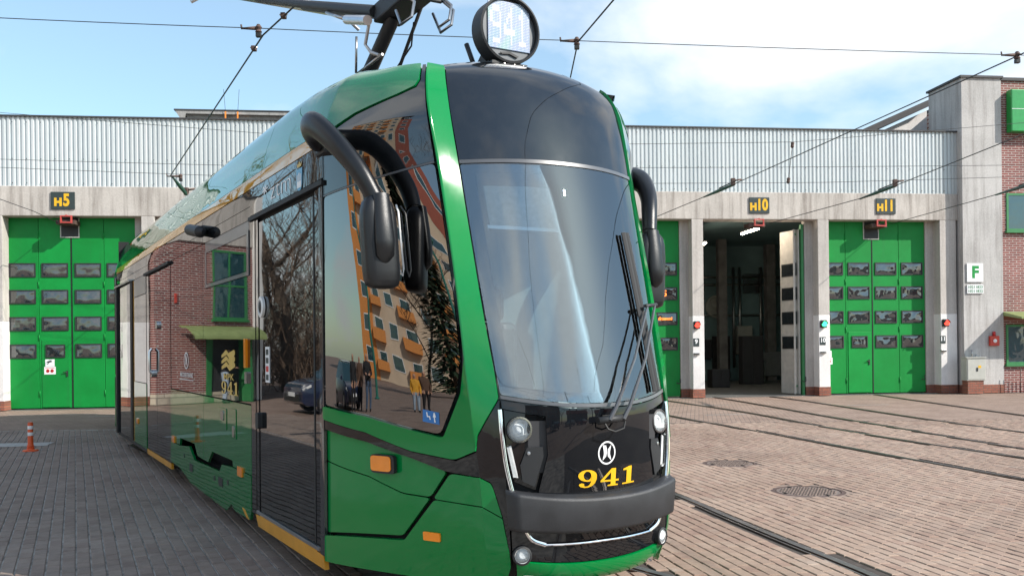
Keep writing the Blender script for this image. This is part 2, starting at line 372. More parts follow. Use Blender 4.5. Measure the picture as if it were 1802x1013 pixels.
def inst(name, me, parent=None, loc=(0, 0, 0), rz=0):
    o = bpy.data.objects.new(name, me); o.location = loc; o.rotation_euler = (0, 0, rz); return link(o, parent)
def copy_tree(o, parent=None):
    c = o.copy(); col.objects.link(c); c.parent = parent
    for ch in list(o.children): copy_tree(ch, c)
    return c
def text_geo(txt, size, bold=0.0, align='CENTER', sx=1.0, shear=0.0):
    cu = bpy.data.curves.new('txt', 'FONT'); cu.body = txt; cu.size = size; cu.align_x = align; cu.align_y = 'CENTER'; cu.offset = bold; cu.shear = shear; cu.resolution_u = 4
    ob = bpy.data.objects.new('txt', cu); col.objects.link(ob); bpy.context.view_layer.update()
    me = bpy.data.meshes.new_from_object(ob.evaluated_get(bpy.context.evaluated_depsgraph_get()))
    vs = [(v.co.x * sx, v.co.y) for v in me.vertices]; fs = [tuple(p.vertices) for p in me.polygons]
    bpy.data.objects.remove(ob); bpy.data.curves.remove(cu); bpy.data.meshes.remove(me)
    return vs, fs
def text_on(name, txt, size, mat, parent, fmap, bold=0.0, sx=1.0, align='CENTER'):
    """fmap maps a 2-D text point to a 3-D point"""
    vs, fs = text_geo(txt, size, bold, align, sx)
    me = bpy.data.meshes.new(name); me.from_pydata([fmap(x, y) for x, y in vs], [], fs); me.materials.append(M[mat]); me.update()
    return link(bpy.data.objects.new(name, me), parent)
def polys_on(name, polys, mat, parent, fmap):
    bm = bmesh.new()
    for p in polys: bm.faces.new([bm.verts.new((x, y, 0)) for x, y in p])
    bm.normal_update()
    bmesh.ops.triangulate(bm, faces=bm.faces[:], ngon_method='EAR_CLIP')
    x0, x1 = min(v.co.x for v in bm.verts), max(v.co.x for v in bm.verts); k = math.ceil(x0 / .03)
    while k * .03 < x1:
        bmesh.ops.bisect_plane(bm, geom=bm.verts[:] + bm.edges[:] + bm.faces[:], dist=1e-6, plane_co=(k * .03, 0, 0), plane_no=(1, 0, 0)); k += 1
    for v in bm.verts: v.co = fmap(v.co.x, v.co.y)
    me = bpy.data.meshes.new(name); bm.to_mesh(me); bm.free(); me.materials.append(M[mat])
    return link(bpy.data.objects.new(name, me), parent)
def lerp(tab, x):
    if x <= tab[0][0]: return tab[0][1:]
    for i in range(len(tab) - 1):
        if x <= tab[i + 1][0]:
            f = (x - tab[i][0]) / (tab[i + 1][0] - tab[i][0])
            return tuple(a + (b - a) * f for a, b in zip(tab[i][1:], tab[i + 1][1:]))
    return tab[-1][1:]
def clerp(tab, x):
    if x <= tab[0][0] or x >= tab[-1][0]: return lerp(tab, x)
    i = max(k for k in range(len(tab) - 1) if tab[k][0] <= x); n = len(tab)
    a, b = tab[i], tab[i + 1]; p = tab[max(i - 1, 0)]; q = tab[min(i + 2, n - 1)]; h = b[0] - a[0]; t = (x - a[0]) / h; out = []
    for j in range(1, len(a)):
        d = (b[j] - a[j]) / h
        m0 = d if i == 0 else (d + (a[j] - p[j]) / (a[0] - p[0])) / 2
        m1 = d if i + 2 > n - 1 else (d + (q[j] - b[j]) / (q[0] - b[0])) / 2
        out.append((2 * t ** 3 - 3 * t * t + 1) * a[j] + (t ** 3 - 2 * t * t + t) * h * m0 + (-2 * t ** 3 + 3 * t * t) * b[j] + (t ** 3 - t * t) * h * m1)
    return tuple(out)
def smooth(x): x = max(0, min(1, x)); return x * x * (3 - 2 * x)

# ---------------------------------------------------------------- tram frame: local x = backwards, y = towards the near side
TH = 0.5153; TN = (0.5463, 5.40); sT, cT = math.sin(TH), math.cos(TH)
def tw(u, v, z=0.0): return Vector((TN[0] - u * sT - v * cT, TN[1] + u * cT - v * sT, z))
def wt(x, y): a, b = x - TN[0], y - TN[1]; return (-a * sT + b * cT, -a * cT - b * sT)

# ---------------------------------------------------------------- ground
g = MB(); g.add([(-400, -400, -.016), (400, -400, -.016), (400, 400, -.016), (-400, 400, -.016)], [(0, 1, 2, 3)])
ground = g.build('paved_yard', 'far_paving'); tag(ground, kind='structure')
def path_pts(pts, n=10):
    P = [Vector((p[0], p[1], 0)) for p in pts]; P = [P[0] * 2 - P[1]] + P + [P[-1] * 2 - P[-2]]; out = []
    for i in range(1, len(P) - 2):
        for k in range(n):
            t = k / n; a, b, c, d = P[i - 1:i + 3]
            out.append(.5 * ((2 * b) + (c - a) * t + (2 * a - 5 * b + 4 * c - d) * t * t + (3 * b - a - 3 * c + d) * t ** 3))
    return out + [P[-2]]
def offset_path(pts, o):
    res = []
    for i, p in enumerate(pts):
        d = (pts[min(i + 1, len(pts) - 1)] - pts[max(i - 1, 0)]).normalized(); res.append(p + Vector((d.y, -d.x, 0)) * o)
    return res
RAILS = []
def rail(pts, label):
    c = path_pts(pts); RAILS.append(c); o = empty('tram_rail', tuple(c[0]), 0, None, label, 'rail', 'rails let into the yard paving')
    def strip(w0, w1, z0, z1, name, mat):
        mb = MB(); vs = []; l0 = offset_path(c, w0); l1 = offset_path(c, w1); n = len(c)
        for a, b in zip(l0, l1): vs += [(a.x, a.y, z0), (a.x, a.y, z1), (b.x, b.y, z1), (b.x, b.y, z0)]
        vs = [(x - c[0].x, y - c[0].y, z) for x, y, z in vs]
        fs = []
        for i in range(n - 1):
            k = i * 4; fs += [(k + j, k + j + 1, k + 5 + j, k + 4 + j) for j in range(3)]
        mb.add(vs, fs); return mb.build(name, mat, o)
    strip(-.035, .030, -.03, .006, 'rail_head', 'rail_steel'); strip(.030, .058, -.03, -.010, 'groove', 'rust_metal'); strip(.058, .074, -.03, .003, 'guard_lip', 'rail_steel')
own = [(13.2, -.45), (10, -.6), (7, -.70), (5, -.74), (3, -.86), (1, -1.06), (0, -1.2), (-1.2, -1.42), (-3, -1.8)]
rail([tuple(tw(u, v))[:2] for u, v in own], 'worn steel rail emerging from under the tram nose')
rail([tuple(tw(u, v + 1.44))[:2] for u, v in own], 'steel rail hidden under the near side of the tram')
mainr = [(-.7, 27.6), (-.2, 22), (.45, 16), (1.15, 12.6), (1.81, 10.2), (2.07, 8.89), (2.30, 7.78), (2.48, 6.99), (2.60, 6.3), (2.75, 4.5), (2.9, 2)]
rail(mainr, 'long curved steel rail running from beside the bumper to the bottom edge')
bgr = [([(4.3, 29), (4.73, 27.2), (5.75, 22.4), (6.4, 17.1), (7.3, 13.07), (8.6, 9)], 'steel rail curving from the gate marked 9 towards the right edge, farther of its pair'),
       ([(2.6, 28.6), (3.6, 22.3), (5.0, 16.2), (6.18, 11.08), (7.4, 7.6)], 'steel rail nearest the manholes curving out of the gate behind the tram'),
       ([(6.4, 29), (6.66, 26.9), (7.3, 20), (7.75, 15.5), (8.1, 13), (9.2, 9)], 'steel rail leaving the open dark gate, left of its pair'),
       ([(8.2, 29), (8.54, 26.5), (8.97, 20.1), (9.35, 16.7), (10.2, 12)], 'steel rail leaving the open dark gate, right of its pair'),
       ([(11.7, 29.5), (11.58, 26), (11.5, 20.6), (11.6, 15)], 'steel rail leaving the rightmost green gate')]
for p, l in bgr: rail(p, l)
MANH = [(3.05, 12.89, .33), (3.34, 10.38, .36)]
for i, (x, y, r) in enumerate(MANH):
    o = empty('manhole', (x, y, 0), .4, None, ['round cast iron manhole cover farther from the camera, right of the tram', 'round cast iron manhole cover in the paving nearest the camera'][i], 'manhole', 'manhole covers in the yard')
    MB().lathe((0, 0, -.03), (0, 0, 1), [(r + .05, 0), (r + .05, .022), (r, .026), (r, .012), (0, .012)], 40).build('frame_ring', 'rust_metal', o)
    MB().lathe((0, 0, -.03), (0, 0, 1), [(r + .17, 0), (r + .17, .020), (r + .05, .024), (r + .05, 0)], 40, 0, False).build('mortar_collar', 'collar_mortar', o)
    c = MB(); c.lathe((0, 0, -.025), (0, 0, 1), [(r - .012, 0), (r - .012, .018), (0, .019)], 40)
    n = int(r / .045)
    for a in range(-n, n + 1):
        for b in range(-n, n + 1):
            if math.hypot(a, b) * .045 < r - .05: c.box(a * .045 - .013, a * .045 + .013, b * .045 - .013, b * .045 + .013, -.008, -.001)
    c.build('cover', 'cast_iron', o)
    for k in range(4): MB().box(-.012, .012, -.03, .03, -.004, .001).build('lifting_slot', 'dark_void', o).location = (math.cos(k * 1.57) * (r - .04), math.sin(k * 1.57) * (r - .04), .001)
def near_rail(x, y):
    for c in RAILS:
        for i in range(0, len(c) - 1):
            a, b = c[i], c[i + 1]
            if min(a.y, b.y) - .3 > y or max(a.y, b.y) + .3 < y: continue
            ab = b - a; t = max(0, min(1, ((x - a.x) * ab.x + (y - a.y) * ab.y) / ab.length_squared))
            if math.hypot(a.x + ab.x * t - x, a.y + ab.y * t - y) < .105: return True
    return False
def paver_geo(mb, x, y, ang, l, w, dz, tilt, c=.006):
    ca, sa = math.cos(ang), math.sin(ang)
    def P(a, b, z): return (x + a * ca - b * sa, y + a * sa + b * ca, z + dz + a * tilt[0] + b * tilt[1])
    h, k = l / 2, w / 2
    vs = [P(a, b, -.03) for a, b in ((-h, -k), (h, -k), (h, k), (-h, k))] + [P(a, b, -.006) for a, b in ((-h, -k), (h, -k), (h, k), (-h, k))] + [P(a, b, 0) for a, b in ((-h + c, -k + c), (h - c, -k + c), (h - c, k - c), (-h + c, k - c))]
    fs = [(8, 9, 10, 11)] + [(i + 4, (i + 1) % 4 + 4, (i + 1) % 4 + 8, i + 8) for i in range(4)] + [(i, (i + 1) % 4, (i + 1) % 4 + 4, i + 4) for i in range(4)]
    mb.add(vs, fs)
def paver_field(ang, test, mats, joint_w):
    ca, sa = math.cos(ang), math.sin(ang); out = []
    for r in range(-260, 261):
        b = r * .1065; shift = (r % 2) * .1035 + rnd.uniform(-.01, .01)
        for k in range(-140, 141):
            a = k * .207 + shift
            x, y = a * ca - b * sa, a * sa + b * ca
            y += 9
            if not (4.6 < y < 19.5) or abs(x) > y * .66 + 1.6: continue
            if not test(x, y): continue
            if near_rail(x, y) or any(math.hypot(x - mx, y - my) < mr + .10 for mx, my, mr in MANH): continue
            out.append((x, y, ang))
    return out
def right_test(x, y): u, v = wt(x, y); return v < -.15 and not (u > 1.2 and v > -.9 and y > 9.5)
def left_test(x, y): u, v = wt(x, y); return v >= -.15 and not (u > 1.0 and v < .75)
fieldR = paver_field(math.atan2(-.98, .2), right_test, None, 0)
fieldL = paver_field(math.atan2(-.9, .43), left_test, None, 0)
def in_view(x, y):
    px = x / y; py = 1.67 / y
    u, v = wt(x, y)
    return abs(px) < .56 and py < .253 and not (v > -1.2 and v < 1.3 and u > -.2)
allp = [(y, x, a, 0) for x, y, a in fieldR if in_view(x, y)] + [(y, x, a, 1) for x, y, a in fieldL if in_view(x, y)]
allp.sort(); near_set = set((round(x, 4), round(y, 4)) for y, x, a, s in allp[:300])
pm = []
for side, mname in ((0, 'paver_warm'), (1, 'paver_grey')):
    mb = MB(); paver_geo(mb, 0, 0, 0, .2, .1 - .006 * side, 0, (0, 0)); pm.append(mb.mesh('paver', mname, 60))
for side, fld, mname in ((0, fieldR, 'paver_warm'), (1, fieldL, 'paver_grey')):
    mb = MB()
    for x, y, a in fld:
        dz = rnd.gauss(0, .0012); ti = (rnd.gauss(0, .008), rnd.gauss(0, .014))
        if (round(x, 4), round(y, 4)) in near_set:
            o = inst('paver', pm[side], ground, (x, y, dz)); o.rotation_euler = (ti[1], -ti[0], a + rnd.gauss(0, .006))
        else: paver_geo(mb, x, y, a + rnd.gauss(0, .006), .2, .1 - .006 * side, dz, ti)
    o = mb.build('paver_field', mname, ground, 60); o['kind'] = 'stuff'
    jm = MB()
    if side == 0: poly = [tw(-6, -.12), tw(16.5, -.12), Vector((14, 19.6, 0)), Vector((14, 3, 0))]
    else: poly = [tw(-6, -.12), tw(-6, 6), Vector((-13, 6, 0)), Vector((-13, 19.6, 0)), tw(16.5, -.12)]
    jm.add([(p.x, p.y, -.012 + .001 * side) for p in poly], [tuple(range(len(poly)))])
    jm.build('joint_bedding', ['joint_dark', 'joint_sand'][side], ground)
# thin concrete patch in the paving and painted marks in front of the gates
MB().prism([(-9.9, 16.05, .001), (-8.35, 16.35, .001), (-8.5, 16.95, .001), (-10.0, 16.75, .001)], (0, 0, .004)).build('concrete_patch', 'gravel_light', ground)
for x0, x1, y in ((-13.5, -11.2, 24.4), (-11.0, -10.2, 23.7), (5.2, 6.0, 25.3), (9.0, 10.2, 24.6), (4.6, 5.6, 21.8)):
    MB().add([(x0, y, -.008), (x1, y + (x1 - x0) * .11, -.008), (x1, y + .07 + (x1 - x0) * .11, -.008), (x0, y + .07, -.008)], [(0, 1, 2, 3)]).build('paint_line', 'gravel_light', ground)

# ---------------------------------------------------------------- depot hall (local x along the front, y inwards)
FO = Vector((-13.69, 26.38, 0)); FA = 0.1175
FD = Vector((math.cos(FA), math.sin(FA), 0)); FI = Vector((-math.sin(FA), math.cos(FA), 0))
def fw(w, y, h): return FO + FD * w + FI * y + Vector((0, 0, h))
depot = empty('depot_building', tuple(FO), FA, None, 'long white tram depot hall with corrugated cladding and green gates', 'building')
PITCH = 4.18
def gc(k): return .82 + 4.143 * (k - 5)
MB().box(-1.62, 28.42, 0, .62, 5.60, 6.46, c=.02).build('lintel_beam', 'beam_concrete', depot)
MB().box(-1.62, 28.42, .12, .30, 6.46, 8.44).build('wall', 'pillar_concrete', depot)
# corrugated sheets, one bay each
sheet = MB(); n = 32; pw = PITCH / n; vs = []
for i in range(n):
    for a, d in ((0, 0), (.30, 0), (.42, .03), (.86, .03), (.98, 0)):
        vs += [((i + a) * pw, .03 + .03 - d, 0), ((i + a) * pw, .03 + .03 - d, 2.02)]
vs += [(PITCH - .002, .06, 0), (PITCH - .002, .06, 2.02)]
sheet.add(vs, [(2 * i, 2 * i + 2, 2 * i + 3, 2 * i + 1) for i in range(len(vs) // 2 - 1)])
sm = sheet.mesh('cladding_sheet', 'cladding', 20)
sheetn = [-1.6 + i * PITCH for i in range(7)]
for w in sheetn: inst('cladding_sheet', sm, depot, (w, 0, 6.44))
half = MB(); half.add([v for v in vs if v[0] < .79], [(2 * i, 2 * i + 2, 2 * i + 3, 2 * i + 1) for i in range(len([v for v in vs if v[0] < .79]) // 2 - 1)])
inst('cladding_sheet', half.mesh('cladding_sheet', 'cladding', 20), depot, (-1.6 + 7 * PITCH, 0, 6.44))
# rivet rows
for zz in (6.55, 7.25, 8.3):
    rv = MB()
    for i in range(0, 228, 3): rv.lathe((-1.5 + i * pw + .64 * pw, .03, zz), (0, -1, 0), [(.014, 0), (.012, .012), (0, .014)], 6)
    o = rv.build('screw_row', 'gate_black', depot); o['kind'] = 'stuff'
MB().box(-1.65, 28.44, -.02, .55, 8.46, 8.50).build('roof_edge', 'roof_dark', depot)
MB().box(-1.62, 28.42, .3, 46, 8.40, 8.455).build('roof', 'roof_dark', depot)
MB().box(-1.62, 28.42, .63, 45, 6.2, 6.3).build('ceiling', 'hall_wall', depot)
MB().box(-1.7, -1.55, .5, 45, 0, 8.4).build('side_wall', 'hall_wall', depot); MB().box(28.3, 28.42, .5, 45, 0, 8.4).build('side_wall', 'hall_wall', depot)
MB().box(-1.6, 28.3, 44, 44.2, 0, 8.4).build('back_wall', 'hall_wall', depot)
MB().box(-1.5, 28.3, .2, 44, -.05, .003).build('hall_floor', 'hall_floor', depot)
for k in range(4, 12):                                              # piers between the gates
    c = gc(k); a, b2 = c + 2.10, c + 2.47
    if k == 11: b2 = 28.34
    if k == 4: a, b2 = -1.60, -.92
    p = MB().box(a, b2, 0, .5, 2.57, 5.60, c=.012).build('pillar', 'pillar_concrete', depot)
    MB().box(a - .003, b2 + .003, -.003, .5, .27, 2.57, c=.012).build('painted_base', 'pillar_paint', p)
    MB().box(a - .012, b2 + .012, -.012, .5, 0, .27).build('brick_plinth', 'plinth_brick', p)
    if k > 4:
        MB().box(c + 1.82, a + .005, .38, .56, .27, 5.60).build('jamb', 'pillar_concrete', p)
        MB().box(c + 1.83, a + .004, .37, .56, 0, .268).build('jamb_plinth', 'plinth_brick', p)
LW = .905
def ring(mb, x0, x1, z0, z1, w, y0, y1):
    mb.box(x0, x1, y0, y1, z0, z0 + w); mb.box(x0, x1, y0, y1, z1 - w, z1); mb.box(x0, x0 + w, y0, y1, z0 + w, z1 - w); mb.box(x1 - w, x1, y0, y1, z0 + w, z1 - w); return mb
frame_me = ring(MB(), -.37, .37, -.205, .205, .035, -.024, .0).mesh('window_frame', 'gate_black')
sframe_me = ring(MB(), -.27, .27, -.19, .19, .035, -.044, -.02).mesh('window_frame', 'gate_black')
def pane_mesh(a, b, y):
    mb = MB(); n = 8; vs = []
    for i in range(n + 1):
        for j in range(n + 1):
            x, z = -a + 2 * a * i / n, -b + 2 * b * j / n
            vs.append((x, y - .010 * (1 - (x / a) ** 4) * (1 - (z / b) ** 4), z))
    mb.add(vs, [(i * (n + 1) + j, (i + 1) * (n + 1) + j, (i + 1) * (n + 1) + j + 1, i * (n + 1) + j + 1) for i in range(n) for j in range(n)], 0, True)
    return mb.mesh('window_pane', 'acrylic')
pane_me = pane_mesh(.34, .17, -.004); spane_me = pane_mesh(.24, .155, -.024)
leaf_me = MB().box(.006, LW - .006, 0, .05, .035, 5.62, c=.006).mesh('gate_leaf', 'gate_green')
hinge_me = MB().tube([(0, -.012, -.09), (0, -.012, .09)], .014, 8).mesh('hinge', 'gate_green')
ROWS = (4.07, 3.29, 2.50, 1.70)
def gate(k):
    c = gc(k)
    for i in range(4):
        lf = inst('gate_leaf', leaf_me, depot, (c - 2 * LW + i * LW + (.012 if i >= 2 else -.012), .43, 0))
        for j, z in enumerate(ROWS):
            wk = (i == 1 and j == 3)
            inst('window_frame', sframe_me if wk else frame_me, lf, (LW / 2, 0, z)); inst('window_pane', spane_me if wk else pane_me, lf, (LW / 2, 0, z))
        if i == 1:
            MB().box(.07, LW - .06, -.018, 0, .06, 2.02, c=.006).build('wicket_door', 'gate_green', lf)
            h = MB(); h.box(LW - .15, LW - .11, -.04, -.018, .95, 1.12); h.tube([(LW - .13, -.05, 1.07), (LW - .24, -.055, 1.07)], .012, 6); h.build('door_handle', 'gate_black', lf)
        if i in (0, 2):
            for z in (5.1, 3.65, 2.1, .45): inst('hinge', hinge_me, lf, (LW, 0, z))
    MB().box(c - .014, c + .014, .42, .475, .04, 5.6).build('gate_seal', 'rubber', depot)
    mb = ring(MB(), c - .30, c + .24, 5.02, 5.70, .03, .405, .43); mb.build('wire_slot_frame', 'cabinet_grey', depot); MB().box(c - .27, c + .21, .418, .428, 5.05, 5.68).build('wire_slot', 'gate_black', depot)
for k in (5, 7, 8, 9, 11): gate(k)
# open gate number 10: leaves folded back against the right pier, cream on the inside
c10 = gc(10)
bk_frame = MB().box(-.37, .37, .05, .062, -.205, .205).mesh('window_frame', 'gate_black'); bk_pane = MB().box(-.33, .33, .0625, .068, -.165, .165).mesh('window_pane', 'acrylic')
for j, (dx, ang) in enumerate(((1.78, 100), (1.70, 100))):
    lf = inst('gate_leaf', MB().box(.006, LW - .006, 0, .05, .035, 5.35, c=.006).mesh('gate_leaf', 'gate_cream' if j else 'gate_green'), depot, (c10 + dx, .50 - j * .02, 0), R(ang + (6 if j else 0)))
    for z in ROWS: inst('window_frame', frame_me, lf, (LW / 2, 0, z)); inst('window_pane', pane_me, lf, (LW / 2, 0, z)); inst('window_frame', bk_frame, lf, (LW / 2, 0, z)); inst('window_pane', bk_pane, lf, (LW / 2, 0, z))
lf = inst('gate_leaf', MB().box(.006, LW - .006, 0, .05, .035, 5.35, c=.006).mesh('gate_leaf', 'gate_cream'), depot, (c10 + 1.60, -.38, 0), R(82))
lf.location = (c10 + 1.50, .42, 0); lf.rotation_euler = (0, 0, R(52))
for z in ROWS: inst('window_frame', frame_me, lf, (LW / 2, 0, z)); inst('window_pane', pane_me, lf, (LW / 2, 0, z)); inst('window_frame', bk_frame, lf, (LW / 2, 0, z)); inst('window_pane', bk_pane, lf, (LW / 2, 0, z))
for z in (5.2, .3): MB().box(.05, LW - .05, -.012, 0, z - .03, z + .03).build('gate_rail', 'frame_green', lf)
MB().box(c10 + 1.72, c10 + 1.80, .4, .55, 0, 5.5).build('gate_post', 'frame_green', depot)
# hall interior seen through the open gate
for i, (w, y, hgt, rx, ry) in enumerate(((24.2, 10.5, 5.9, .18, .18), (27.2, 12.5, 5.9, .2, .2))):
    MB().box(w - rx, w + rx, y - ry, y + ry, 0, 6.2).build('column', 'concrete_dark', depot)
MB().box(22.0, 28.3, 13, 13.15, 0, 6.2).build('partition_wall', 'hall_wall', depot)
for h_ in (4.4, 4.75, 3.0): MB().tube([(22.0, 12.9, h_), (28.2, 12.9, h_)], .05, 8).build('pipe_run', 'steel', depot)
for w in (25.6, 25.9, 26.9): MB().tube([(w, 12.85, .6), (w, 12.85, 5.2)], .07, 8).build('riser_pipe', 'steel', depot)
MB().lathe((24.8, 12.98, 3.4), (0, -1, 0), [(.52, 0), (.52, .12), (.44, .14), (.42, .05), (.1, .05), (0, .1)], 24, 0, False).build('wall_fan', 'cabinet_grey', depot)
MB().box(24.6, 25.45, 12.95, 13.0, 0, 2.05).build('hall_door', 'interior_dark', depot); MB().box(25.0, 25.2, 12.93, 12.96, 1.0, 1.9).build('door_pane', 'pane_pale', depot)
MB().box(26.1, 26.9, 12.9, 13.0, 4.0, 4.9).build('hall_window', 'acrylic', depot); MB().box(25.7, 26.4, 12.6, 13.0, 1.2, 2.5, c=.03).build('switch_box', 'cabinet_grey', depot); MB().box(26.6, 27.6, 12.2, 12.9, .2, 1.3, c=.04).build('machine_block', 'interior_grey', depot)
MB().box(24.0, 24.5, 12.7, 13.0, 1.0, 1.9, c=.03).build('switch_box', 'interior_dark', depot)
eq = [('tool_cabinet', 24.9, 9, .9, .5, 2.0, 'interior_dark', 'tall dark tool cabinet standing inside the open gate'),
      ('work_bench', 25.6, 10.5, .9, .6, .95, 'interior_grey', 'grey work bench just inside the open gate beside the folded leaf'),
      ('parts_crate', 22.6, 6.5, .7, .6, .7, 'interior_dark', 'dark crate on the hall floor inside the open gate')]
for nm, w, y, sx, sy, sz, mt, lb in eq:
    o = empty(nm, tuple(fw(w, y, .004)), FA, None, lb, nm.split('_')[1])
    if nm == 'work_bench':
        MB().box(-sx / 2, sx / 2, -sy / 2, sy / 2, sz - .06, sz, c=.01).build('table_top', mt, o)
        for a in (-1, 1):
            for bq in (-1, 1): MB().box(a * (sx / 2 - .06) - .03, a * (sx / 2 - .06) + .03, bq * (sy / 2 - .06) - .03, bq * (sy / 2 - .06) + .03, 0, sz - .06).build('leg', 'steel', o)
        MB().box(-.25, .25, -.15, .15, sz + .001, sz + .28, c=.02).build('toolbox', 'cabinet_grey', o)
    else:
        MB().box(-sx / 2, sx / 2, -sy / 2, sy / 2, 0, sz, c=.015).build('body', mt, o)
        MB().box(-sx / 2 + .02, -.005, -sy / 2 - .015, -sy / 2, .05, sz - .05).build('door', mt, o); MB().box(.005, sx / 2 - .02, -sy / 2 - .015, -sy / 2, .05, sz - .05).build('door', mt, o)
# far back door and duct
MB().box(20.7, 21.5, 43.9, 43.99, 0, 2.2).build('back_door', 'pillar_paint', depot); MB().box(21.9, 23.4, 43.9, 43.99, 3.2, 4.6).build('back_window', 'acrylic', depot)
for w, y0, y1, h, lb in ((22.0, .75, 2.3, 5.42, 'lit fluorescent tube hanging just inside the open gate, nearer one'), (21.3, 4.0, 6.4, 5.30, 'lit fluorescent tube deeper inside the open gate')):
    o = empty('tube_light', tuple(fw(w, y0, h)), FA, None, lb, 'lamp', 'fluorescent lamps in the hall')
    MB().box(-.05, .05, 0, y1 - y0, .03, .09).build('housing', 'white_plastic', o); MB().tube([(0, .02, .0), (0, y1 - y0 - .02, .0)], .032, 8).build('tube', 'tube_lamp', o)
    for yy in (.2, y1 - y0 - .2): MB().tube([(0, yy, .09), (0, yy, 6.2 - h)], .006, 5).build('hanger', 'steel', o)

def board(name, w, h, sx, sz, mat, label, cat, y=-.035, th=.03, group=None):
    o = empty(name, tuple(fw(w, y, h)), FA, None, label, cat, group)
    MB().box(-sx / 2, sx / 2, 0, th, -sz / 2, sz / 2, c=.004).build('panel', mat, o); return o
for w, num, lb in ((.76, '5', 'dark board with orange H5 over the leftmost green gate'), (21.70, '10', 'dark board with orange H10 over the open dark gate'), (25.93, '11', 'dark board with orange H11 over the rightmost green gate')):
    o = board('gate_number_sign', w, 6.04, .66, .50, 'sign_dark', lb, 'sign', group='gate number boards')
    x0 = -.13 if num == '5' else -.2
    text_on('letter', 'H', .30, 'yellow_print', o, lambda x, y: (x + x0, -.004, y - .055), .02)
    text_on('numeral', num, .48, 'yellow_print', o, lambda x, y: (x + (.10 if num == '5' else .09), -.004, y), .02, .78)
def signal(w, h, lens, label, y=-.01):
    o = empty('signal_lamp', tuple(fw(w, y, h)), FA, None, label, 'traffic light', 'gate signal lamps')
    MB().box(-.09, .09, -.12, 0, -.12, .12, c=.015).build('housing', 'gate_black', o)
    MB().lathe((0, -.122, 0), (0, -1, 0), [(.085, 0), (.085, .02), (.07, .022), (0, .03)], 20).build('lens', lens, o)
    v = MB(); v.tube([(math.cos(a) * .088, -.14, math.sin(a) * .088) for a in [math.pi * i / 10 for i in range(11)]], .006, 6)
    for a in [math.pi * i / 10 for i in range(10)]:
        b = a + math.pi / 10; v.add([(math.cos(a) * .09, -.12, math.sin(a) * .09), (math.cos(b) * .09, -.12, math.sin(b) * .09), (math.cos(b) * .09, -.2, math.sin(b) * .09), (math.cos(a) * .09, -.2, math.sin(a) * .09)], [(0, 1, 2, 3)])
    v.build('visor', 'gate_black', o)
signal(19.60, 2.28, 'lamp_red', 'lit red signal lamp on the pillar left of the open gate'); signal(23.76, 2.28, 'lamp_green', 'lit green signal lamp on the pillar right of the open gate'); signal(27.90, 2.28, 'lamp_red', 'lit red signal lamp right of the rightmost green gate')
PL = {'9': 'left of the open gate', '10': 'right of the open gate', '11': 'right of the rightmost gate'}
for w, t_, lb in ((19.60, '9', 'small grey plate reading nine left of the open gate'), (23.76, '10', 'small grey plate reading ten right of the open gate'), (27.84, '11', 'small grey plate reading eleven right of the rightmost gate')):
    o = board('number_plate', w, 1.74, .19, .25, 'sign_dark', lb, 'sign', -.016, .012, 'pillar number plates'); text_on('numeral', t_, .19, 'white_print', o, lambda x, y: (x, -.003, y + .02), .006)
    b = empty('socket_box', tuple(fw(w, -.004, 1.37)), FA, None, 'small grey socket box on the pillar ' + PL[t_], 'box', 'socket boxes on the pillars')
    MB().box(-.09, .09, -.07, 0, -.03, .04, c=.01).build('body', 'steel', b); MB().box(-.085, .06, -.09, -.071, .0, .03).build('lid', 'gate_black', b)
    h = empty('hook', tuple(fw(w - .42, .36 if t_ == '9' else .36, .48)), FA, None, 'bent black hook low on the jamb ' + PL[t_], 'hook')
    MB().tube([(0, 0, .12), (0, -.03, .0), (-.02, -.06, -.03), (-.10, -.07, -.03), (-.14, -.07, .0)], .016, 6).build('bent_bar', 'gate_black', h)
for k in (5, 10, 11):                                               # red wire guide frames below the beam
    nm = {5: 'red wire guide frame above the leftmost green gate', 10: 'red wire guide frame above the open gate', 11: 'red wire guide frame above the rightmost gate'}[k]
    o = empty('wire_guide', tuple(fw(gc(k) + (.12 if k == 10 else .05), -.1, 5.38)), FA, None, nm, 'wire guide', 'wire guides over the gates')
    ring(MB(), -.16, .16, 0, .22, .035, -.03, .03).build('frame', 'red_metal', o); MB().box(-.30, .22, .05, .5, -.02, .1).build('guide_block', 'rust_metal', o); MB().box(-.02, .02, -.02, .2, .22, .24).build('bracket', 'red_metal', o)
def sticker(w, h, y, lb, red=True):
    o = empty('notice', tuple(fw(w, y, h)), FA, None, lb, 'notice')
    MB().box(-.13, .13, 0, .003, .01, .22).build('sheet', 'white_print', o); MB().box(-.16, .16, 0, .003, -.22, 0).build('sheet', 'white_print', o)
    polys_on('camera_symbol', [[(-.09, .15), (.03, .19), (.07, .15), (-.05, .11)], [(-.06, .10), (-.03, .12), (-.05, .07), (-.08, .07)]], 'sign_dark', o, lambda x, z: (x, -.003, z))
    for xx in (-.06, .06): 
        m_ = MB(); m_.lathe((xx, -.001, -.12), (0, -1, 0), [(.05, 0), (.05, .002), (.035, .0025), (.035, 0)], 16); m_.build('ban_symbol', 'red_print', o)
    MB().box(-.13, .13, -.002, -.0005, -.05, -.035).build('print_line', 'red_print', o)
sticker(gc(5) - .905 + .28, 1.24, .405, 'white notice with camera and red symbols on the leftmost gate'); sticker(24.12, 1.20, .405, 'white notice sheets at the left edge of the rightmost gate')
# LED displays seen behind the panes of gate 9 are bright characters in two windows
for z, t_, s in ((3.29, '5', .26), (2.50, 'drzewni', .14)):
    o = empty('led_display', tuple(fw(gc(9) + LW * 1.5 - .02, .40, z)), FA, None, 'orange lit characters %s in a window of the green gate beside the tram' % t_, 'display', 'orange displays in gate windows')
    text_on('characters', t_, s, 'led_orange', o, lambda x, y: (x, 0, y), .006)
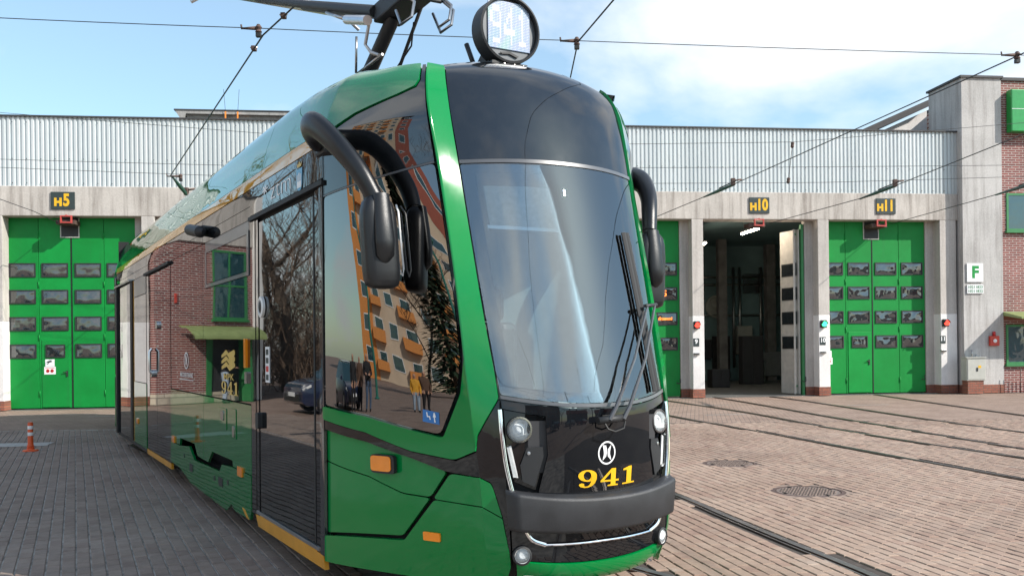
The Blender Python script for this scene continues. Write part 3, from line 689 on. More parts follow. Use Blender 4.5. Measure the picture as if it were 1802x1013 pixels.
# right-hand pier and offices
pier = MB(); pier.box(28.42, 29.79, -.25, 1.6, .27, 10.16); pr = pier.build('pier', 'pier_concrete', depot)
MB().box(28.36, 29.84, -.31, 1.66, 10.16, 10.23).build('coping', 'roof_dark', pr); MB().box(28.40, 29.795, -.262, 1.6, 0, .27).build('brick_plinth', 'plinth_brick', pr)
for k, (y0, z0, y1, z1) in enumerate(((5, 8.62, 5, 9.75),)):
    rf = MB(); rf.prism([(25.9, 3, 8.5), (29.2, 3, 9.95), (29.2, 3, 8.5)], (0, 9, 0)); rf.build('gable_wall', 'pillar_paint', depot)
    rf = MB(); rf.prism([(25.4, 2.6, 8.42), (29.2, 2.6, 10.06), (29.2, 2.6, 10.3), (25.1, 2.6, 8.50)], (0, 10, 0)); rf.build('gable_roof', 'roof_dark', depot)
ph = empty('roof_penthouse', tuple(fw(3.9, .9, 8.455)), FA, None, 'grey rendered penthouse block with a flat overhanging roof on the depot', 'roof house')
MB().box(0.15, 6, 0, 4, 0, .38).build('wall', 'penthouse_plaster', ph)
sl = MB(); sl.prism([(-.18, -.15, .46), (6.2, -.15, .42), (6.2, -.15, .34), (.15, -.15, .36), (.05, -.15, .1)], (0, 4.4, 0)); sl.build('roof_slab', 'penthouse_plaster', ph)
MB().box(-.2, 6.2, -.17, 4.3, .455, .49).build('roof_felt', 'roof_dark', ph)
for i, x in enumerate((1.32, 1.68)):
    o = empty('antenna', tuple(fw(3.9 + x, .70, 8.455)), FA, None, ['thin rod antenna on an orange bracket, left one on the depot roof', 'thin rod antenna on an orange bracket, right one on the depot roof'][i], 'antenna', 'antennas on the depot roof')
    MB().box(-.02, .02, -.02, .02, 0, .42).build('bracket', 'amber', o); MB().tube([(0, 0, .4), (.05 * (i * 2 - 1), 0, 1.1)], .006, 5).build('rod', 'wire', o)

def brick_office(name, w0, w1, label, stones=False):
    o = empty(name, tuple(fw(w0, 0, 0)), FA, None, label, 'building'); return o
ofc = brick_office('office_building', 29.80, 38, 'red brick office with green window frames right of the depot pier')
MB().box(0, 8, -.2, 9, 0, 10.1).build('wall', 'red_brick', ofc); MB().box(-.03, 8.1, -.26, 9, 10.1, 10.2).build('coping', 'roof_dark', ofc)
def office_window(par, x0, x1, z0, z1, y=-.2, bars=1):
    wd = ring(MB(), x0, x1, z0, z1, .07, y - .03, y + .01)
    for i in range(1, bars + 1): xx = x0 + (x1 - x0) * i / (bars + 1); wd.box(xx - .03, xx + .03, y - .028, y, z0 + .07, z1 - .07)
    o = wd.build('window', 'frame_green', par); MB().box(x0 + .05, x1 - .05, y - .008, y + .0, z0 + .05, z1 - .05).build('pane', 'office_glass', o)
    MB().box(x0 - .05, x1 + .05, y - .10, y + .01, z0 - .07, z0).build('sill', 'frame_green', o)
office_window(ofc, .16, 2.6, 5.24, 6.46); office_window(ofc, .10, 2.6, .92, 2.20)
cn = MB(); cn.prism([(-.02, -.2, 2.62), (-.02, -1.15, 2.42), (-.02, -1.15, 2.36), (-.02, -.2, 2.5)], (3.6, 0, 0)); cn.build('canopy', 'canopy_green', ofc)
MB().box(0, 3, -.21, -.2, 2.35, 2.62).build('canopy_flashing', 'plinth_brick', ofc)
for i in range(9): MB().tube([(.35 + i * .14, -.55, 0), (.35 + i * .14, -.55, .82)], .012, 5).build('basement_bar', 'rust_metal', ofc)
sg = empty('lightbox_sign', tuple(fw(29.98, -.5, 8.4)), FA, None, 'green lightbox sign cut off at the right edge on brick', 'sign')
MB().box(0, 2.6, 0, .28, 0, 1.36, c=.03).build('box', 'sign_green', sg); MB().box(0.01, 2.59, -.004, 0, .72, .735).build('white_line', 'white_print', sg)
polys_on('symbol', [[(.62, .92), (.8, 1.0), (.8, 1.04), (.62, .96)]], 'white_print', sg, lambda x, z: (x, -.006, z))
o = board('letter_sign', 28.80, 3.88, .56, .60, 'white_print', 'white square sign with a large green F on the pier', 'sign', -.29, .03); text_on('letter', 'F', .52, 'sign_green', o, lambda x, y: (x, -.004, y), .022)
o = board('code_plate', 28.80, 3.35, .56, .28, 'white_print', 'white plate with two rows of digits below the letter F', 'sign', -.29, .03)
for s, z in (('10211823', .065), ('10211822', -.065)): text_on('digits', s, .13, 'frame_green', o, lambda x, y: (x, -.004, y + z), .002)
cb = empty('electrical_cabinet', tuple(fw(28.60, -.56, 0)), FA, None, 'grey electrical cabinet on a brick base in front of the pier', 'cabinet')
MB().box(-.27, .27, 0, .3, 0, .42).build('base', 'plinth_brick', cb); MB().box(-.32, .32, -.03, .3, .42, 1.14, c=.012).build('body', 'cabinet_grey', cb); MB().box(-.35, .35, -.06, .3, 1.14, 1.17).build('lid', 'cabinet_grey', cb)
dr = MB().box(-.29, .29, -.042, -.03, .46, 1.10, c=.004).build('door', 'cabinet_grey', cb); MB().box(.0, .05, -.06, -.042, .72, .84, c=.006).build('lock', 'gate_black', dr); MB().box(.06, .16, -.044, -.042, .82, .9).build('label_plate', 'yellow_print', dr)
for xx in (-.18, .05, .2): MB().tube([(xx, .25, 1.16), (xx, .27, 1.45 - abs(xx))], .02, 6).build('conduit', 'steel', cb)
rb = empty('alarm_box', tuple(fw(29.42, -.25, 1.68)), FA, None, 'red alarm box with a round button on the pier', 'box')
MB().box(-.16, .16, -.1, 0, -.16, .16, c=.015).build('body', 'red_box', rb); MB().lathe((0, -.1, 0), (0, -1, 0), [(.06, 0), (.06, .012), (0, .02)], 16).build('button', 'white_plastic', rb); MB().tube([(0, -.05, .16), (0, -.05, .30)], [.05, .045], 10).build('beacon', 'red_lens', rb)
# brick offices left of the hall: outside the frame, mirrored in the side of the tram
ofl = empty('office_building', tuple(fw(-5.3, 0, 0)), FA, None, 'red brick entrance building with green door mirrored in the tram side', 'building')
MB().box(-.02, 3.62, -.25, 8, .34, 5.2).build('wall', 'red_brick', ofl); MB().box(-.05, 3.64, -.27, 8, 0, .34).build('stone_base', 'stone_plinth', ofl)
MB().box(-.05, 3.66, -.3, 8, 5.2, 7.0).build('upper_band', 'beam_concrete', ofl); MB().box(-.1, 3.7, -.36, 8, 7.0, 7.1).build('coping', 'roof_dark', ofl)
MB().box(-.30, .0, -.4, .3, 0, 7.0).build('corner_column', 'pillar_paint', ofl)
office_window(ofl, .30, 1.62, 2.72, 5.0, -.25); 
wl = MB(); wl.box(.32, 1.6, -.275, -.25, 3.8, 3.86); wl.build('window_bar', 'frame_green', ofl)
MB().box(.55, 1.80, -.262, -.25, .0, 2.05).build('doorway', 'interior_dark', ofl); MB().box(1.62, 1.80, -.30, -.26, 0, 2.05).build('door', 'frame_green', ofl); MB().box(.50, .62, -.9, -.26, 0, 2.05).build('door', 'frame_green', ofl)
cn = MB()
for i in range(8):
    a0, a1 = R(10 + i * 10), R(20 + i * 10)
    p = [(.2, -.25 - 1.05 * math.sin(a), 2.08 + .42 * math.cos(a)) for a in (a0, a1)]
    cn.prism([p[0], p[1], (p[1][0], p[1][1], p[1][2] - .03), (p[0][0], p[0][1], p[0][2] - .03)], (2.75, 0, 0))
cn.build('canopy', 'canopy_green', ofl); MB().box(2.9, 3.0, -.29, -.25, 3.2, 3.5).build('wall_box', 'red_box', ofl)

# ---------------------------------------------------------------- the tram
ETAB = [(.20, .24, .51), (.5, .15, .565), (.8, .155, .578), (.95, .165, .588), (1.12, .18, .598), (1.37, .21, .60), (1.97, .377, .627), (2.80, .608, .652), (3.10, .69, .662), (3.25, .735, .660), (3.36, .79, .645), (3.45, .86, .615), (3.52, .98, .575)]
OTAB = [(.20, .33, .61), (.5, .26, .67), (.8, .27, .695), (.95, .28, .705), (1.12, .30, .715), (1.37, .34, .725), (1.53, .37, .732), (2.11, .50, .722), (2.80, .70, .735), (3.17, .80, .745), (3.35, .86, .725), (3.47, .93, .68), (3.6, 1.05, .62)]
OTNEAR = [(.20, .33, .61), (.5, .26, .67), (.8, .265, .695), (.95, .275, .705), (1.12, .29, .718), (1.37, .32, .735), (1.53, .345, .742), (2.11, .44, .762), (2.80, .60, .790), (3.17, .68, .816), (3.35, .76, .785), (3.47, .88, .722), (3.6, 1.05, .64)]
NEAR = [True]
WTAB = [(.1, 1.232), (.26, 1.243), (3.02, 1.232), (3.11, 1.226), (3.30, 1.178), (3.48, 1.115), (3.56, 1.06), (3.62, .97), (3.66, .85)]
UD = 1.45
def Lraw(q, z):
    if z > 3.05: z = 3.05 + (z - 3.05) * (.72 + .28 * smooth(q / 2.2))
    zw = z
    W = lerp(WTAB, zw)[0]
    if q >= 1: return Vector((UD + q - 1, W, z))
    E = clerp(ETAB, z); A = clerp(OTNEAR if NEAR[0] else OTAB, z)
    if q < 0:
        s = q + 1; return Vector((E[0] + (A[0] - E[0]) * s, E[1] + (A[1] - E[1]) * s, z))
    C = (1.12, W - .10); s = q
    return Vector(((1 - s) ** 2 * A[0] + 2 * s * (1 - s) * C[0] + s * s * UD, (1 - s) ** 2 * A[1] + 2 * s * (1 - s) * C[1] + s * s * W, z))
def Lw(q, z):
    if z > 3.05:                                                    # keep the full wall profile while the roof line drops to the nose
        k = .72 + .28 * smooth(q / 2.2); p = Lraw(q, z)
        if q >= 0:
            W1 = lerp(WTAB, z)[0]; W0 = lerp(WTAB, p.z)[0]; p.y += (W1 - W0) * smooth(q / 1.0)
        return p
    return Lraw(q, z)
def normal_of(S, a, b, ea=.02, eb=.02):
    n = (S(a + ea, b) - S(a - ea, b)).cross(S(a, b + eb) - S(a, b - eb)); return n.normalized()
FT = [(.25, .16, .27, .24, .50, .30), (.33, .085, .32, .19, .53, .37), (.40, .06, .39, .16, .552, .44), (.52, .045, .515, .15, .565, .545), (.60, .033, .60, .15, .568, .63), (.78, .017, .782, .155, .578, .83), (1.05, -.004, 1.045, .175, .595, 1.10), (1.31, -.004, 1.308, .21, .60, 1.37),
      (1.5, .046, 1.5, .262, .608, 1.557), (1.9, .16, 1.9, .371, .626, 1.95), (2.4, .298, 2.4, .503, .641, 2.42), (2.82, .415, 2.82, .610, .652, 2.81), (3.05, .485, 3.05, .672, .66, 3.03), (3.22, .55, 3.22, .722, .661, 3.19), (3.36, .63, 3.36, .765, .653, 3.31), (3.47, .73, 3.47, .81, .636, 3.39), (3.55, .85, 3.545, .865, .612, 3.45), (3.6, 1.0, 3.595, .95, .588, 3.50), (3.7, 1.3, 3.63, 1.2, .56, 3.55)]
def Ff(t, w):
    uc, zc, ue, ve, ze = clerp(FT, w); a = abs(t) ** 2.2
    return Vector((uc + (ue - uc) * a, t * ve, zc + (ze - zc) * a))
def nL(q, z):
    n = normal_of(Lw, q, z); return n if n.y - 1.2 * n.x > 0 else -n
def nF(t, w):
    n = normal_of(Ff, t, w, .03, .05); return n if n.x < 0 or n.z > .9 else -n
def round_poly(poly, r):
    out = []; n = len(poly)
    for i in range(n):
        p = Vector(poly[i]); a = Vector(poly[i - 1]); b = Vector(poly[(i + 1) % n]); d1 = (a - p); d2 = (b - p)
        rr = min(r, d1.length * .45, d2.length * .45)
        if rr < .002 or abs(d1.normalized().dot(d2.normalized())) > .985: out.append(tuple(p)); continue
        s, e = p + d1.normalized() * rr, p + d2.normalized() * rr
        for k in range(4): t = k / 3; out.append(tuple(s * (1 - t) ** 2 + p * 2 * t * (1 - t) + e * t * t))
    return out
def panel(name, poly, mat, parent, surf='L', off=0.0, th=.025, r=.0, step=(.12, .18), cuts=(), sgn=1):
    """cut a sheet of the outline poly (surface coordinates) out of the body surface, with real thickness"""
    S, NS = (Lw, nL) if surf == 'L' else (Ff, nF)
    NEAR[0] = sgn > 0
    if r: poly = round_poly(poly, r)
    bm = bmesh.new(); f = bm.faces.new([bm.verts.new((x, y, 0)) for x, y in poly]); bm.normal_update()
    bmesh.ops.triangulate(bm, faces=[f], ngon_method='EAR_CLIP')
    xs = [p[0] for p in poly]; ys = [p[1] for p in poly]
    lines = []
    def steps(lo, hi, st): k = math.ceil(lo / st + 1e-6); return [j * st for j in range(k, int(math.floor(hi / st - 1e-6)) + 1)]
    if surf == 'L':
        for q in steps(min(xs), min(max(xs), 1.0), step[0]) + steps(max(min(xs), 1.0), max(xs), .8) + [c for c in (-.04, .04, 0, 1) if min(xs) < c < max(xs)]: lines.append((0, q))
    else:
        for q in steps(min(xs), max(xs), step[0]): lines.append((0, q))
    zst = step[1]
    for z in steps(min(ys), max(ys), zst) + [c for c in (3.02, 3.11, 3.2, 3.3, 3.39, 3.48, 3.52, 3.56, 3.59, 3.62, 1.37, 1.53) if min(ys) < c < max(ys)]: lines.append((1, z))
    for ax, c in lines:
        bmesh.ops.bisect_plane(bm, geom=bm.verts[:] + bm.edges[:] + bm.faces[:], dist=1e-5, plane_co=(c, 0, 0) if ax == 0 else (0, c, 0), plane_no=(1, 0, 0) if ax == 0 else (0, 1, 0))
    bm.verts.index_update(); bm.edges.index_update()
    vs, ns, fs, sm = [], [], [], []
    nv = len(bm.verts); P2 = [(v.co.x, v.co.y) for v in bm.verts]; PN = [(S(*p), NS(*p)) for p in P2]
    def put(p, n): vs.append((p.x, p.y * sgn, p.z)); ns.append((n.x, n.y * sgn, n.z)); return len(vs) - 1
    for p, n in PN: put(p + n * off, n)
    if th:
        for p, n in PN: put(p + n * (off - th), -n)
    for f in bm.faces:
        idx = [v.index for v in f.verts]
        a, b, c = (Vector(vs[i]) for i in idx[:3]); g = (b - a).cross(c - a); k = ns[idx[0]]
        if g.dot(Vector(k)) < 0: idx.reverse()
        fs.append(tuple(idx))
        if th: fs.append(tuple(i + nv for i in reversed(idx)))
    if th:
        for e in bm.edges:
            if len(e.link_faces) == 1:
                i, j = e.verts[0].index, e.verts[1].index
                fc = e.link_faces[0].calc_center_median(); mid = (e.verts[0].co + e.verts[1].co) / 2; dd = mid - fc
                o2 = S(mid.x + dd.x * .05, mid.y + dd.y * .05) - S(mid.x - dd.x * .05, mid.y - dd.y * .05)
                nn = PN[i][1]; ed = (PN[j][0] - PN[i][0]); out = ed.cross(nn).normalized()
                if out.dot(o2) < 0: out = -out
                k = [put(PN[i][0] + PN[i][1] * off, out), put(PN[j][0] + PN[j][1] * off, out), put(PN[j][0] + PN[j][1] * (off - th), out), put(PN[i][0] + PN[i][1] * (off - th), out)]
                a, b, c = (Vector(vs[q]) for q in k[:3]); g = (b - a).cross(c - a)
                if g.dot(Vector(ns[k[0]])) < 0: k.reverse()
                fs.append(tuple(k))
    bm.free()
    me = bpy.data.meshes.new(name); me.from_pydata(vs, [], fs); me.materials.append(M[mat])
    me.polygons.foreach_set('use_smooth', [True] * len(me.polygons)); me.update()
    me.normals_split_custom_set_from_vertices(ns)
    return link(bpy.data.objects.new(name, me), parent)
def rect(q0, q1, z0, z1): return [(q0, z0), (q1, z0), (q1, z1), (q0, z1)]
def Lp(q, z, off=0.0, sgn=1):
    p = Lw(q, z) + nL(q, z) * off; return Vector((p.x, p.y * sgn, p.z))
def Fp(t, w, off=0.0): return Ff(t, w) + nF(t, w) * off
def L_map(q0, z0, off=.004): return lambda x, y: Lp(q0 - x, z0 + y, off)
def F_map(t0, w0, off=.004): return lambda x, y: Fp(t0 - x / .59, w0 + y, off)

tram = empty('tram', (TN[0], TN[1], 0), TH + math.pi / 2, None, 'green and black low floor tram number 941 standing in the yard', 'tram')
# dark inner shell and floor
SH = 'dark_void'
for sgn in (1, -1):
    panel('inner_shell', rect(-1, 1, .30, 1.17), SH, tram, off=-.07, th=.02, sgn=sgn)
    panel('inner_shell', rect(-.02, 1, 2.76, 3.64), SH, tram, off=-.032, th=.02, sgn=sgn)
    panel('inner_shell', [(1, .27), (3.5, .27), (3.5, .75), (6.5, .75), (6.5, .27), (12.64, .27), (12.64, 3.64), (1, 3.64)], SH, tram, off=-.032, th=.02, sgn=sgn)
panel('inner_shell', rect(-1, 1, .28, 1.24), SH, tram, 'F', off=-.05, th=.02)
rp = MB(); us = [.85, 1.0, 1.3, 1.7, 2.2, 3, 5, 8, 13.08]; vs = []
for u in us:
    q = u - .45 if u >= 1.45 else max(0, (u - .85) / .6); e = Lp(q, 3.64, -.004)
    for k in range(-4, 5): vs.append((u, e.y * k / 4 * 1.0, e.z - .03))
rp.add(vs, [(i * 9 + k, i * 9 + k + 1, (i + 1) * 9 + k + 1, (i + 1) * 9 + k) for i in range(len(us) - 1) for k in range(8)], 0, True); rp.build('roof', 'cap_panel', tram)
MB().prism([(.45, -.5, .26), (1.5, -1.0, .26), (13, -1.1, .26), (13, 1.1, .26), (1.5, 1.0, .26), (.45, .5, .26)], (0, 0, .16)).build('underframe', SH, tram); MB().box(13.02, 13.08, -1.2, 1.2, .3, 3.6).build('end_frame', SH, tram)
for uc in (5.2, 6.9):                                               # wheels behind the bogie cover
    for s in (-1, 1): MB().lathe((uc, s * .76, .30), (0, s, 0), [(.30, 0), (.30, .10), (.27, .11), (.12, .10), (0, .10)], 28).build('wheel', 'rust_metal', tram)
MB().box(4.3, 7.8, .62, .80, .28, .52, c=.02).build('bogie_frame', 'rust_metal', tram); MB().box(3.45, 7.5, -.98, .98, .43, .80).build('notch_shade_fill', SH, tram)  # near-black box added behind the cover notches to stand in for their shade

# --- driver's cab side, both sides of the nose
for sgn in (1, -1):
    band = [(0.0, 3.63), (-.0, 1.60), (.03, 1.40), (.125, 1.135), (.279, 1.172), (.557, 1.241), (1.0, 1.292), (1.0, 1.207), (.56, 1.142), (.286, 1.046), (.084, 1.011), (-.131, 1.161), (-.98, 1.372), (-.98, 3.63)]
    panel('pillar_band', band, 'green_paint', tram, off=.012, th=.045, sgn=sgn, r=.02)
    panel('cab_window', [(.02, 2.785), (.02, 1.60), (.05, 1.41), (.14, 1.155), (.279, 1.185), (.557, 1.253), (.975, 1.302), (.975, 2.670), (.45, 2.728)], 'cab_glass' if sgn > 0 else 'far_cab_glass', tram, off=0, th=.006, sgn=sgn, r=.03)
    panel('window_seam', [(.02, 2.80), (.45, 2.742), (.98, 2.682), (.98, 2.672), (.45, 2.730), (.02, 2.787)], 'grey_frame', tram, off=.004, th=.02, sgn=sgn)
    panel('cab_header', [(.02, 2.803), (.45, 2.745), (.985, 2.686), (.985, 3.04), (.6, 3.205), (.23, 3.315), (.075, 3.37), (.042, 3.44), (.042, 3.63), (.012, 3.63), (.012, 3.3)] if sgn > 0 else [(.02, 2.803), (.45, 2.745), (.985, 2.686), (.985, 3.04), (.6, 3.205), (.3, 3.30), (.02, 3.35)], 'black_panel', tram, off=0, th=.02, sgn=sgn)
    panel('cheek', [(1.0, 1.2), (.56, 1.135), (.286, 1.038), (.084, 1.003), (-.131, 1.150), (-.99, 1.364), (-.99, .40), (-.97, .45), (-.761, .69), (-.47, .875), (-.40, .892), (.025, .922), (.135, .938), (.288, 1.0), (.562, 1.08), (1.0, 1.143)], 'black_gloss', tram, off=0, th=.03, sgn=sgn)
    panel('cab_panel', [(1, 1.137), (.562, 1.074), (.288, .993), (.138, .932), (.219, .770), (.357, .779), (.569, .862), (1, .934)], 'green_paint', tram, off=-.022, th=.02, sgn=sgn, r=.02)
    panel('cab_panel', [(1, .926), (.569, .855), (.357, .771), (.222, .762), (.368, .512), (1, .458)], 'green_paint', tram, off=-.022, th=.02, sgn=sgn, r=.02)
    panel('cab_panel', [(.112, .926), (.02, .916), (-.40, .884), (-.47, .864), (-.735, .690), (.193, .767)], 'green_paint', tram, off=.004, th=.035, sgn=sgn, r=.02)
    panel('skirt_panel', [(.19, .760), (-.738, .683), (-.97, .44), (-.97, .40), (-.85, .34), (-.4, .29), (0, .27), (1, .27), (1, .440), (.348, .490)], 'green_paint', tram, off=.004, th=.035, sgn=sgn, r=.015)
    # roof fairings and yellow cant rail stripe
    panel('roof_fairing', [(2.58, 3.125), (1.1, 3.125), (.985, 3.075), (.62, 3.222), (.23, 3.332), (.09, 3.385), (.055, 3.45), (.055, 3.64), (2.58, 3.64)] if sgn > 0 else [(2.58, 3.125), (1.1, 3.125), (.985, 3.075), (.62, 3.222), (.35, 3.30), (.35, 3.56), (2.58, 3.64)], 'green_fairing', tram, off=.006, th=.03, sgn=sgn, r=.015)
    for a, b in ((2.59, 5.02), (5.03, 9.06), (9.07, 12.64)): panel('roof_fairing', rect(a, b, 3.125, 3.64), 'green_fairing', tram, off=.006, th=.03, sgn=sgn)
    for a, b in ((1.06, 2.58), (2.59, 5.02), (5.03, 9.06), (9.07, 12.64)): panel('yellow_stripe', rect(a, b, 3.026, 3.121), 'yellow_paint', tram, off=.006, th=.02, sgn=sgn)
    # cant panels above doors and windows
    panel('cant_panel', rect(.99, 2.955, 2.80, 3.02), 'black_panel', tram, off=.003, th=.02, sgn=sgn)
    for a, b in ((2.965, 5.0), (5.01, 9.05), (9.06, 12.62)):
        panel('cant_panel', rect(a, b, 2.885, 3.02), 'black_panel', tram, th=.02, sgn=sgn); panel('cant_panel', rect(a, b, 2.775, 2.88), 'black_panel', tram, th=.02, sgn=sgn)
    # front door
    panel('door_post', rect(1.0, 1.085, .30, 2.745), 'silver_post', tram, off=.004, th=.02, sgn=sgn); panel('door_post', rect(1.09, 1.178, .30, 2.745), 'black_gloss', tram, off=.0, th=.02, sgn=sgn)
    panel('door_post', rect(2.715, 2.80, .30, 2.745), 'black_gloss', tram, off=0, th=.02, sgn=sgn); panel('door_post', rect(2.805, 2.955, .30, 2.745), 'black_panel', tram, off=.004, th=.02, sgn=sgn)
    dl = panel('door_leaf', rect(1.19, 2.705, .345, 2.715), 'black_panel', tram, off=-.006, th=.02, sgn=sgn, r=.02)
    panel('door_seal', rect(1.19, 1.215, .35, 2.71), 'rubber', dl, off=.003, th=.012, sgn=sgn); panel('door_line', rect(1.22, 2.69, 1.008, 1.013), 'grey_frame', dl, off=-.003, th=.004, sgn=sgn)
    panel('door_gutter', rect(.975, 2.96, 2.752, 2.785), 'rubber', tram, off=.022, th=.04, sgn=sgn)
    panel('sill_trim', rect(1.12, 2.80, .312, .338), 'alu', tram, off=.006, th=.03, sgn=sgn); panel('door_sill', [(1.02, .205), (2.78, .205), (2.86, .308), (1.05, .308)], 'yellow_sill', tram, off=.0, th=.03, sgn=sgn)
    # middle bay
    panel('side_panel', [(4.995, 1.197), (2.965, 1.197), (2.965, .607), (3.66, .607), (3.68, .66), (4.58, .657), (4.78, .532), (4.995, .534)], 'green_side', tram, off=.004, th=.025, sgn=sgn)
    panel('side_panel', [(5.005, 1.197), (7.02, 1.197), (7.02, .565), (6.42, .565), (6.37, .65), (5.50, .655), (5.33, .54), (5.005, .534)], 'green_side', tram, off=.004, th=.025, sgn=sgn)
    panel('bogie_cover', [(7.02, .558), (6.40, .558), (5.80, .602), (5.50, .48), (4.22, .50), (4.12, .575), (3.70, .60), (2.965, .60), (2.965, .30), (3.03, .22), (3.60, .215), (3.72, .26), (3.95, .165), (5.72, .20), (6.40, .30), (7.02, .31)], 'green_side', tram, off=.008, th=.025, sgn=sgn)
    panel('window_glass', rect(5.005, 6.985, 1.21, 2.768), 'black_panel', tram, th=.02, sgn=sgn)
    panel('window_glass', [(2.965, 1.21), (4.995, 1.21), (4.995, 2.768), (4.86, 2.768), (4.86, 2.30), (3.0, 2.30), (3.0, 2.768), (2.965, 2.768)], 'black_panel', tram, th=.02, sgn=sgn)
    panel('window_header', rect(3.005, 4.855, 2.690, 2.768), 'grey_frame', tram, off=.002, th=.02, sgn=sgn)
    hw = panel('hopper_window', rect(3.08, 4.78, 2.345, 2.655), 'black_panel', tram, off=.006, th=.02, sgn=sgn)
    for a, b, c, d in ((3.005, 4.855, 2.66, 2.688), (3.005, 4.855, 2.305, 2.34), (3.005, 3.075, 2.34, 2.66), (4.785, 4.855, 2.34, 2.66)): panel('window_frame', rect(a, b, c, d), 'grey_frame', hw, off=.008, th=.02, sgn=sgn)
    # double door
    for a, b in ((7.19, 8.13), (8.14, 9.08)): panel('door_leaf', rect(a, b, .285, 2.735), 'black_panel', tram, off=-.004, th=.02, sgn=sgn, r=.02)
    panel('door_post', rect(7.03, 7.18, .285, 2.768), 'black_gloss', tram, th=.02, sgn=sgn); panel('door_gutter', rect(6.99, 9.12, 2.74, 2.772), 'rubber', tram, off=.035, th=.05, sgn=sgn)
    panel('door_sill', rect(7.05, 9.08, .205, .278), 'yellow_sill', tram, th=.03, sgn=sgn)
    # rear bay and rear door
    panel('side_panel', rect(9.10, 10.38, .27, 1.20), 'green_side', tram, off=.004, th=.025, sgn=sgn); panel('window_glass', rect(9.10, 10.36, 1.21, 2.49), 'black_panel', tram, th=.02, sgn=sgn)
    panel('window_header', rect(9.10, 10.36, 2.50, 2.768), 'grey_frame', tram, off=.002, th=.02, sgn=sgn); panel('grab_post', rect(10.40, 10.56, .27, 2.768), 'yellow_paint', tram, off=-.01, th=.02, sgn=sgn)
    panel('door_post', rect(10.57, 10.80, .27, 2.768), 'rubber', tram, off=.01, th=.03, sgn=sgn); panel('door_leaf', rect(10.82, 12.42, .27, 2.75), 'black_panel', tram, th=.02, sgn=sgn)
    panel('door_post', rect(12.43, 12.62, .25, 2.85), 'rubber', tram, off=.03, th=.05, sgn=sgn); panel('rear_skirt', rect(9.10, 12.5, .215, .262), 'matte_black', tram, th=.03, sgn=sgn)
    panel('end_gutter', rect(10.6, 12.64, 2.775, 2.80), 'alu', tram, off=.045, th=.05, sgn=sgn)

# --- fittings on the near side
NEAR[0] = True
def block(name, q, z, w, h, mat, proud=.02, r=.01, th=None, parent=None):
    return panel(name, rect(q - w / 2, q + w / 2, z - h / 2, z + h / 2), mat, parent or tram, off=proud, th=th or proud + .012, r=r)
block('marker_lamp', .459, .954, .125, .095, 'amber', .022, .02); block('marker_bezel', .452, .951, .145, .115, 'matte_black', .016, .02)
block('side_reflector', .209, .539, .075, .052, 'amber', .014, .006)
block('marker_lamp', 3.346, .596, .17, .085, 'amber', .02); block('marker_lamp', 6.80, .60, .17, .08, 'amber', .02); block('marker_lamp', 10.0, .612, .16, .08, 'amber', .02)
block('door_lamp', 3.12, 1.64, .07, .25, 'amber', .02); block('key_lock', 3.09, 1.43, .08, .10, 'steel', .02)
block('service_hatch', 4.08, 1.02, .36, .20, 'green_side', .010, .02); block('hatch_handle', 4.06, 1.05, .12, .09, 'steel', .016, .02); block('service_hatch', 3.62, 1.0, .22, .27, 'green_side', .010, .02); block('hatch_key', 3.60, .93, .07, .10, 'steel', .016, .02)
for q, z in ((5.67, .378), (4.165, .405)): block('step_socket', q, z, .19, .085, 'matte_black', .012, .01)
for q, z in ((6.1, .47), (4.45, .41), (3.85, .44)): block('cover_bolt', q, z, .06, .05, 'matte_black', .011, .02)
block('inspection_mark', 3.207, .385, .11, .05, 'red_print', .007, 0, .008); block('inspection_mark', 3.207, .33, .11, .05, 'white_print', .007, 0, .008)
panel('sill_mark', [(3.29, .29), (3.20, .29), (3.05, .22), (3.12, .22)], 'yellow_sill', tram, off=.012, th=.012)
c = Lp(2.575, 2.015, 0); MB().lathe(c, (0, 1, 0), [(.085, 0), (.085, .02), (.06, .026), (.058, .018), (.0, .018)], 28, 0, False).build('door_button', 'white_plastic', tram); MB().lathe(c + Vector((0, .019, 0)), (0, 1, 0), [(.052, 0), (.04, .006), (0, .008)], 20).build('button_core', 'matte_black', tram)
block('door_notice', 2.44, 1.55, .12, .285, 'white_print', .0, 0, .004)
for i in range(4): block('notice_symbol', 2.44, 1.65 - i * .067, .07, .045, 'red_print' if i == 2 else 'sign_dark', .003, .008, .003)
block('door_handle', 2.675, 1.09, .09, .13, 'matte_black', .03, .02)
for q0 in (8.43,):
    MB().tube([Lp(q0, 1.70, .02), Lp(q0, 1.66, .05), Lp(q0, 1.40, .05), Lp(q0, 1.36, .02)], .018, 8).build('door_handle', 'alu', tram); block('door_button', q0, 1.36, .10, .10, 'alu', .03, .04)
block('door_button', 8.01, 2.01, .13, .10, 'alu', .025, .05)
cp = MB(); cp.tube([Lp(4.70, 2.865, .05), Lp(4.74, 2.87, .07), Lp(5.30, 2.955, .07), Lp(5.36, 2.965, .05)], [.02, .06, .06, .02], 16); cp.build('side_camera', 'matte_black', tram)
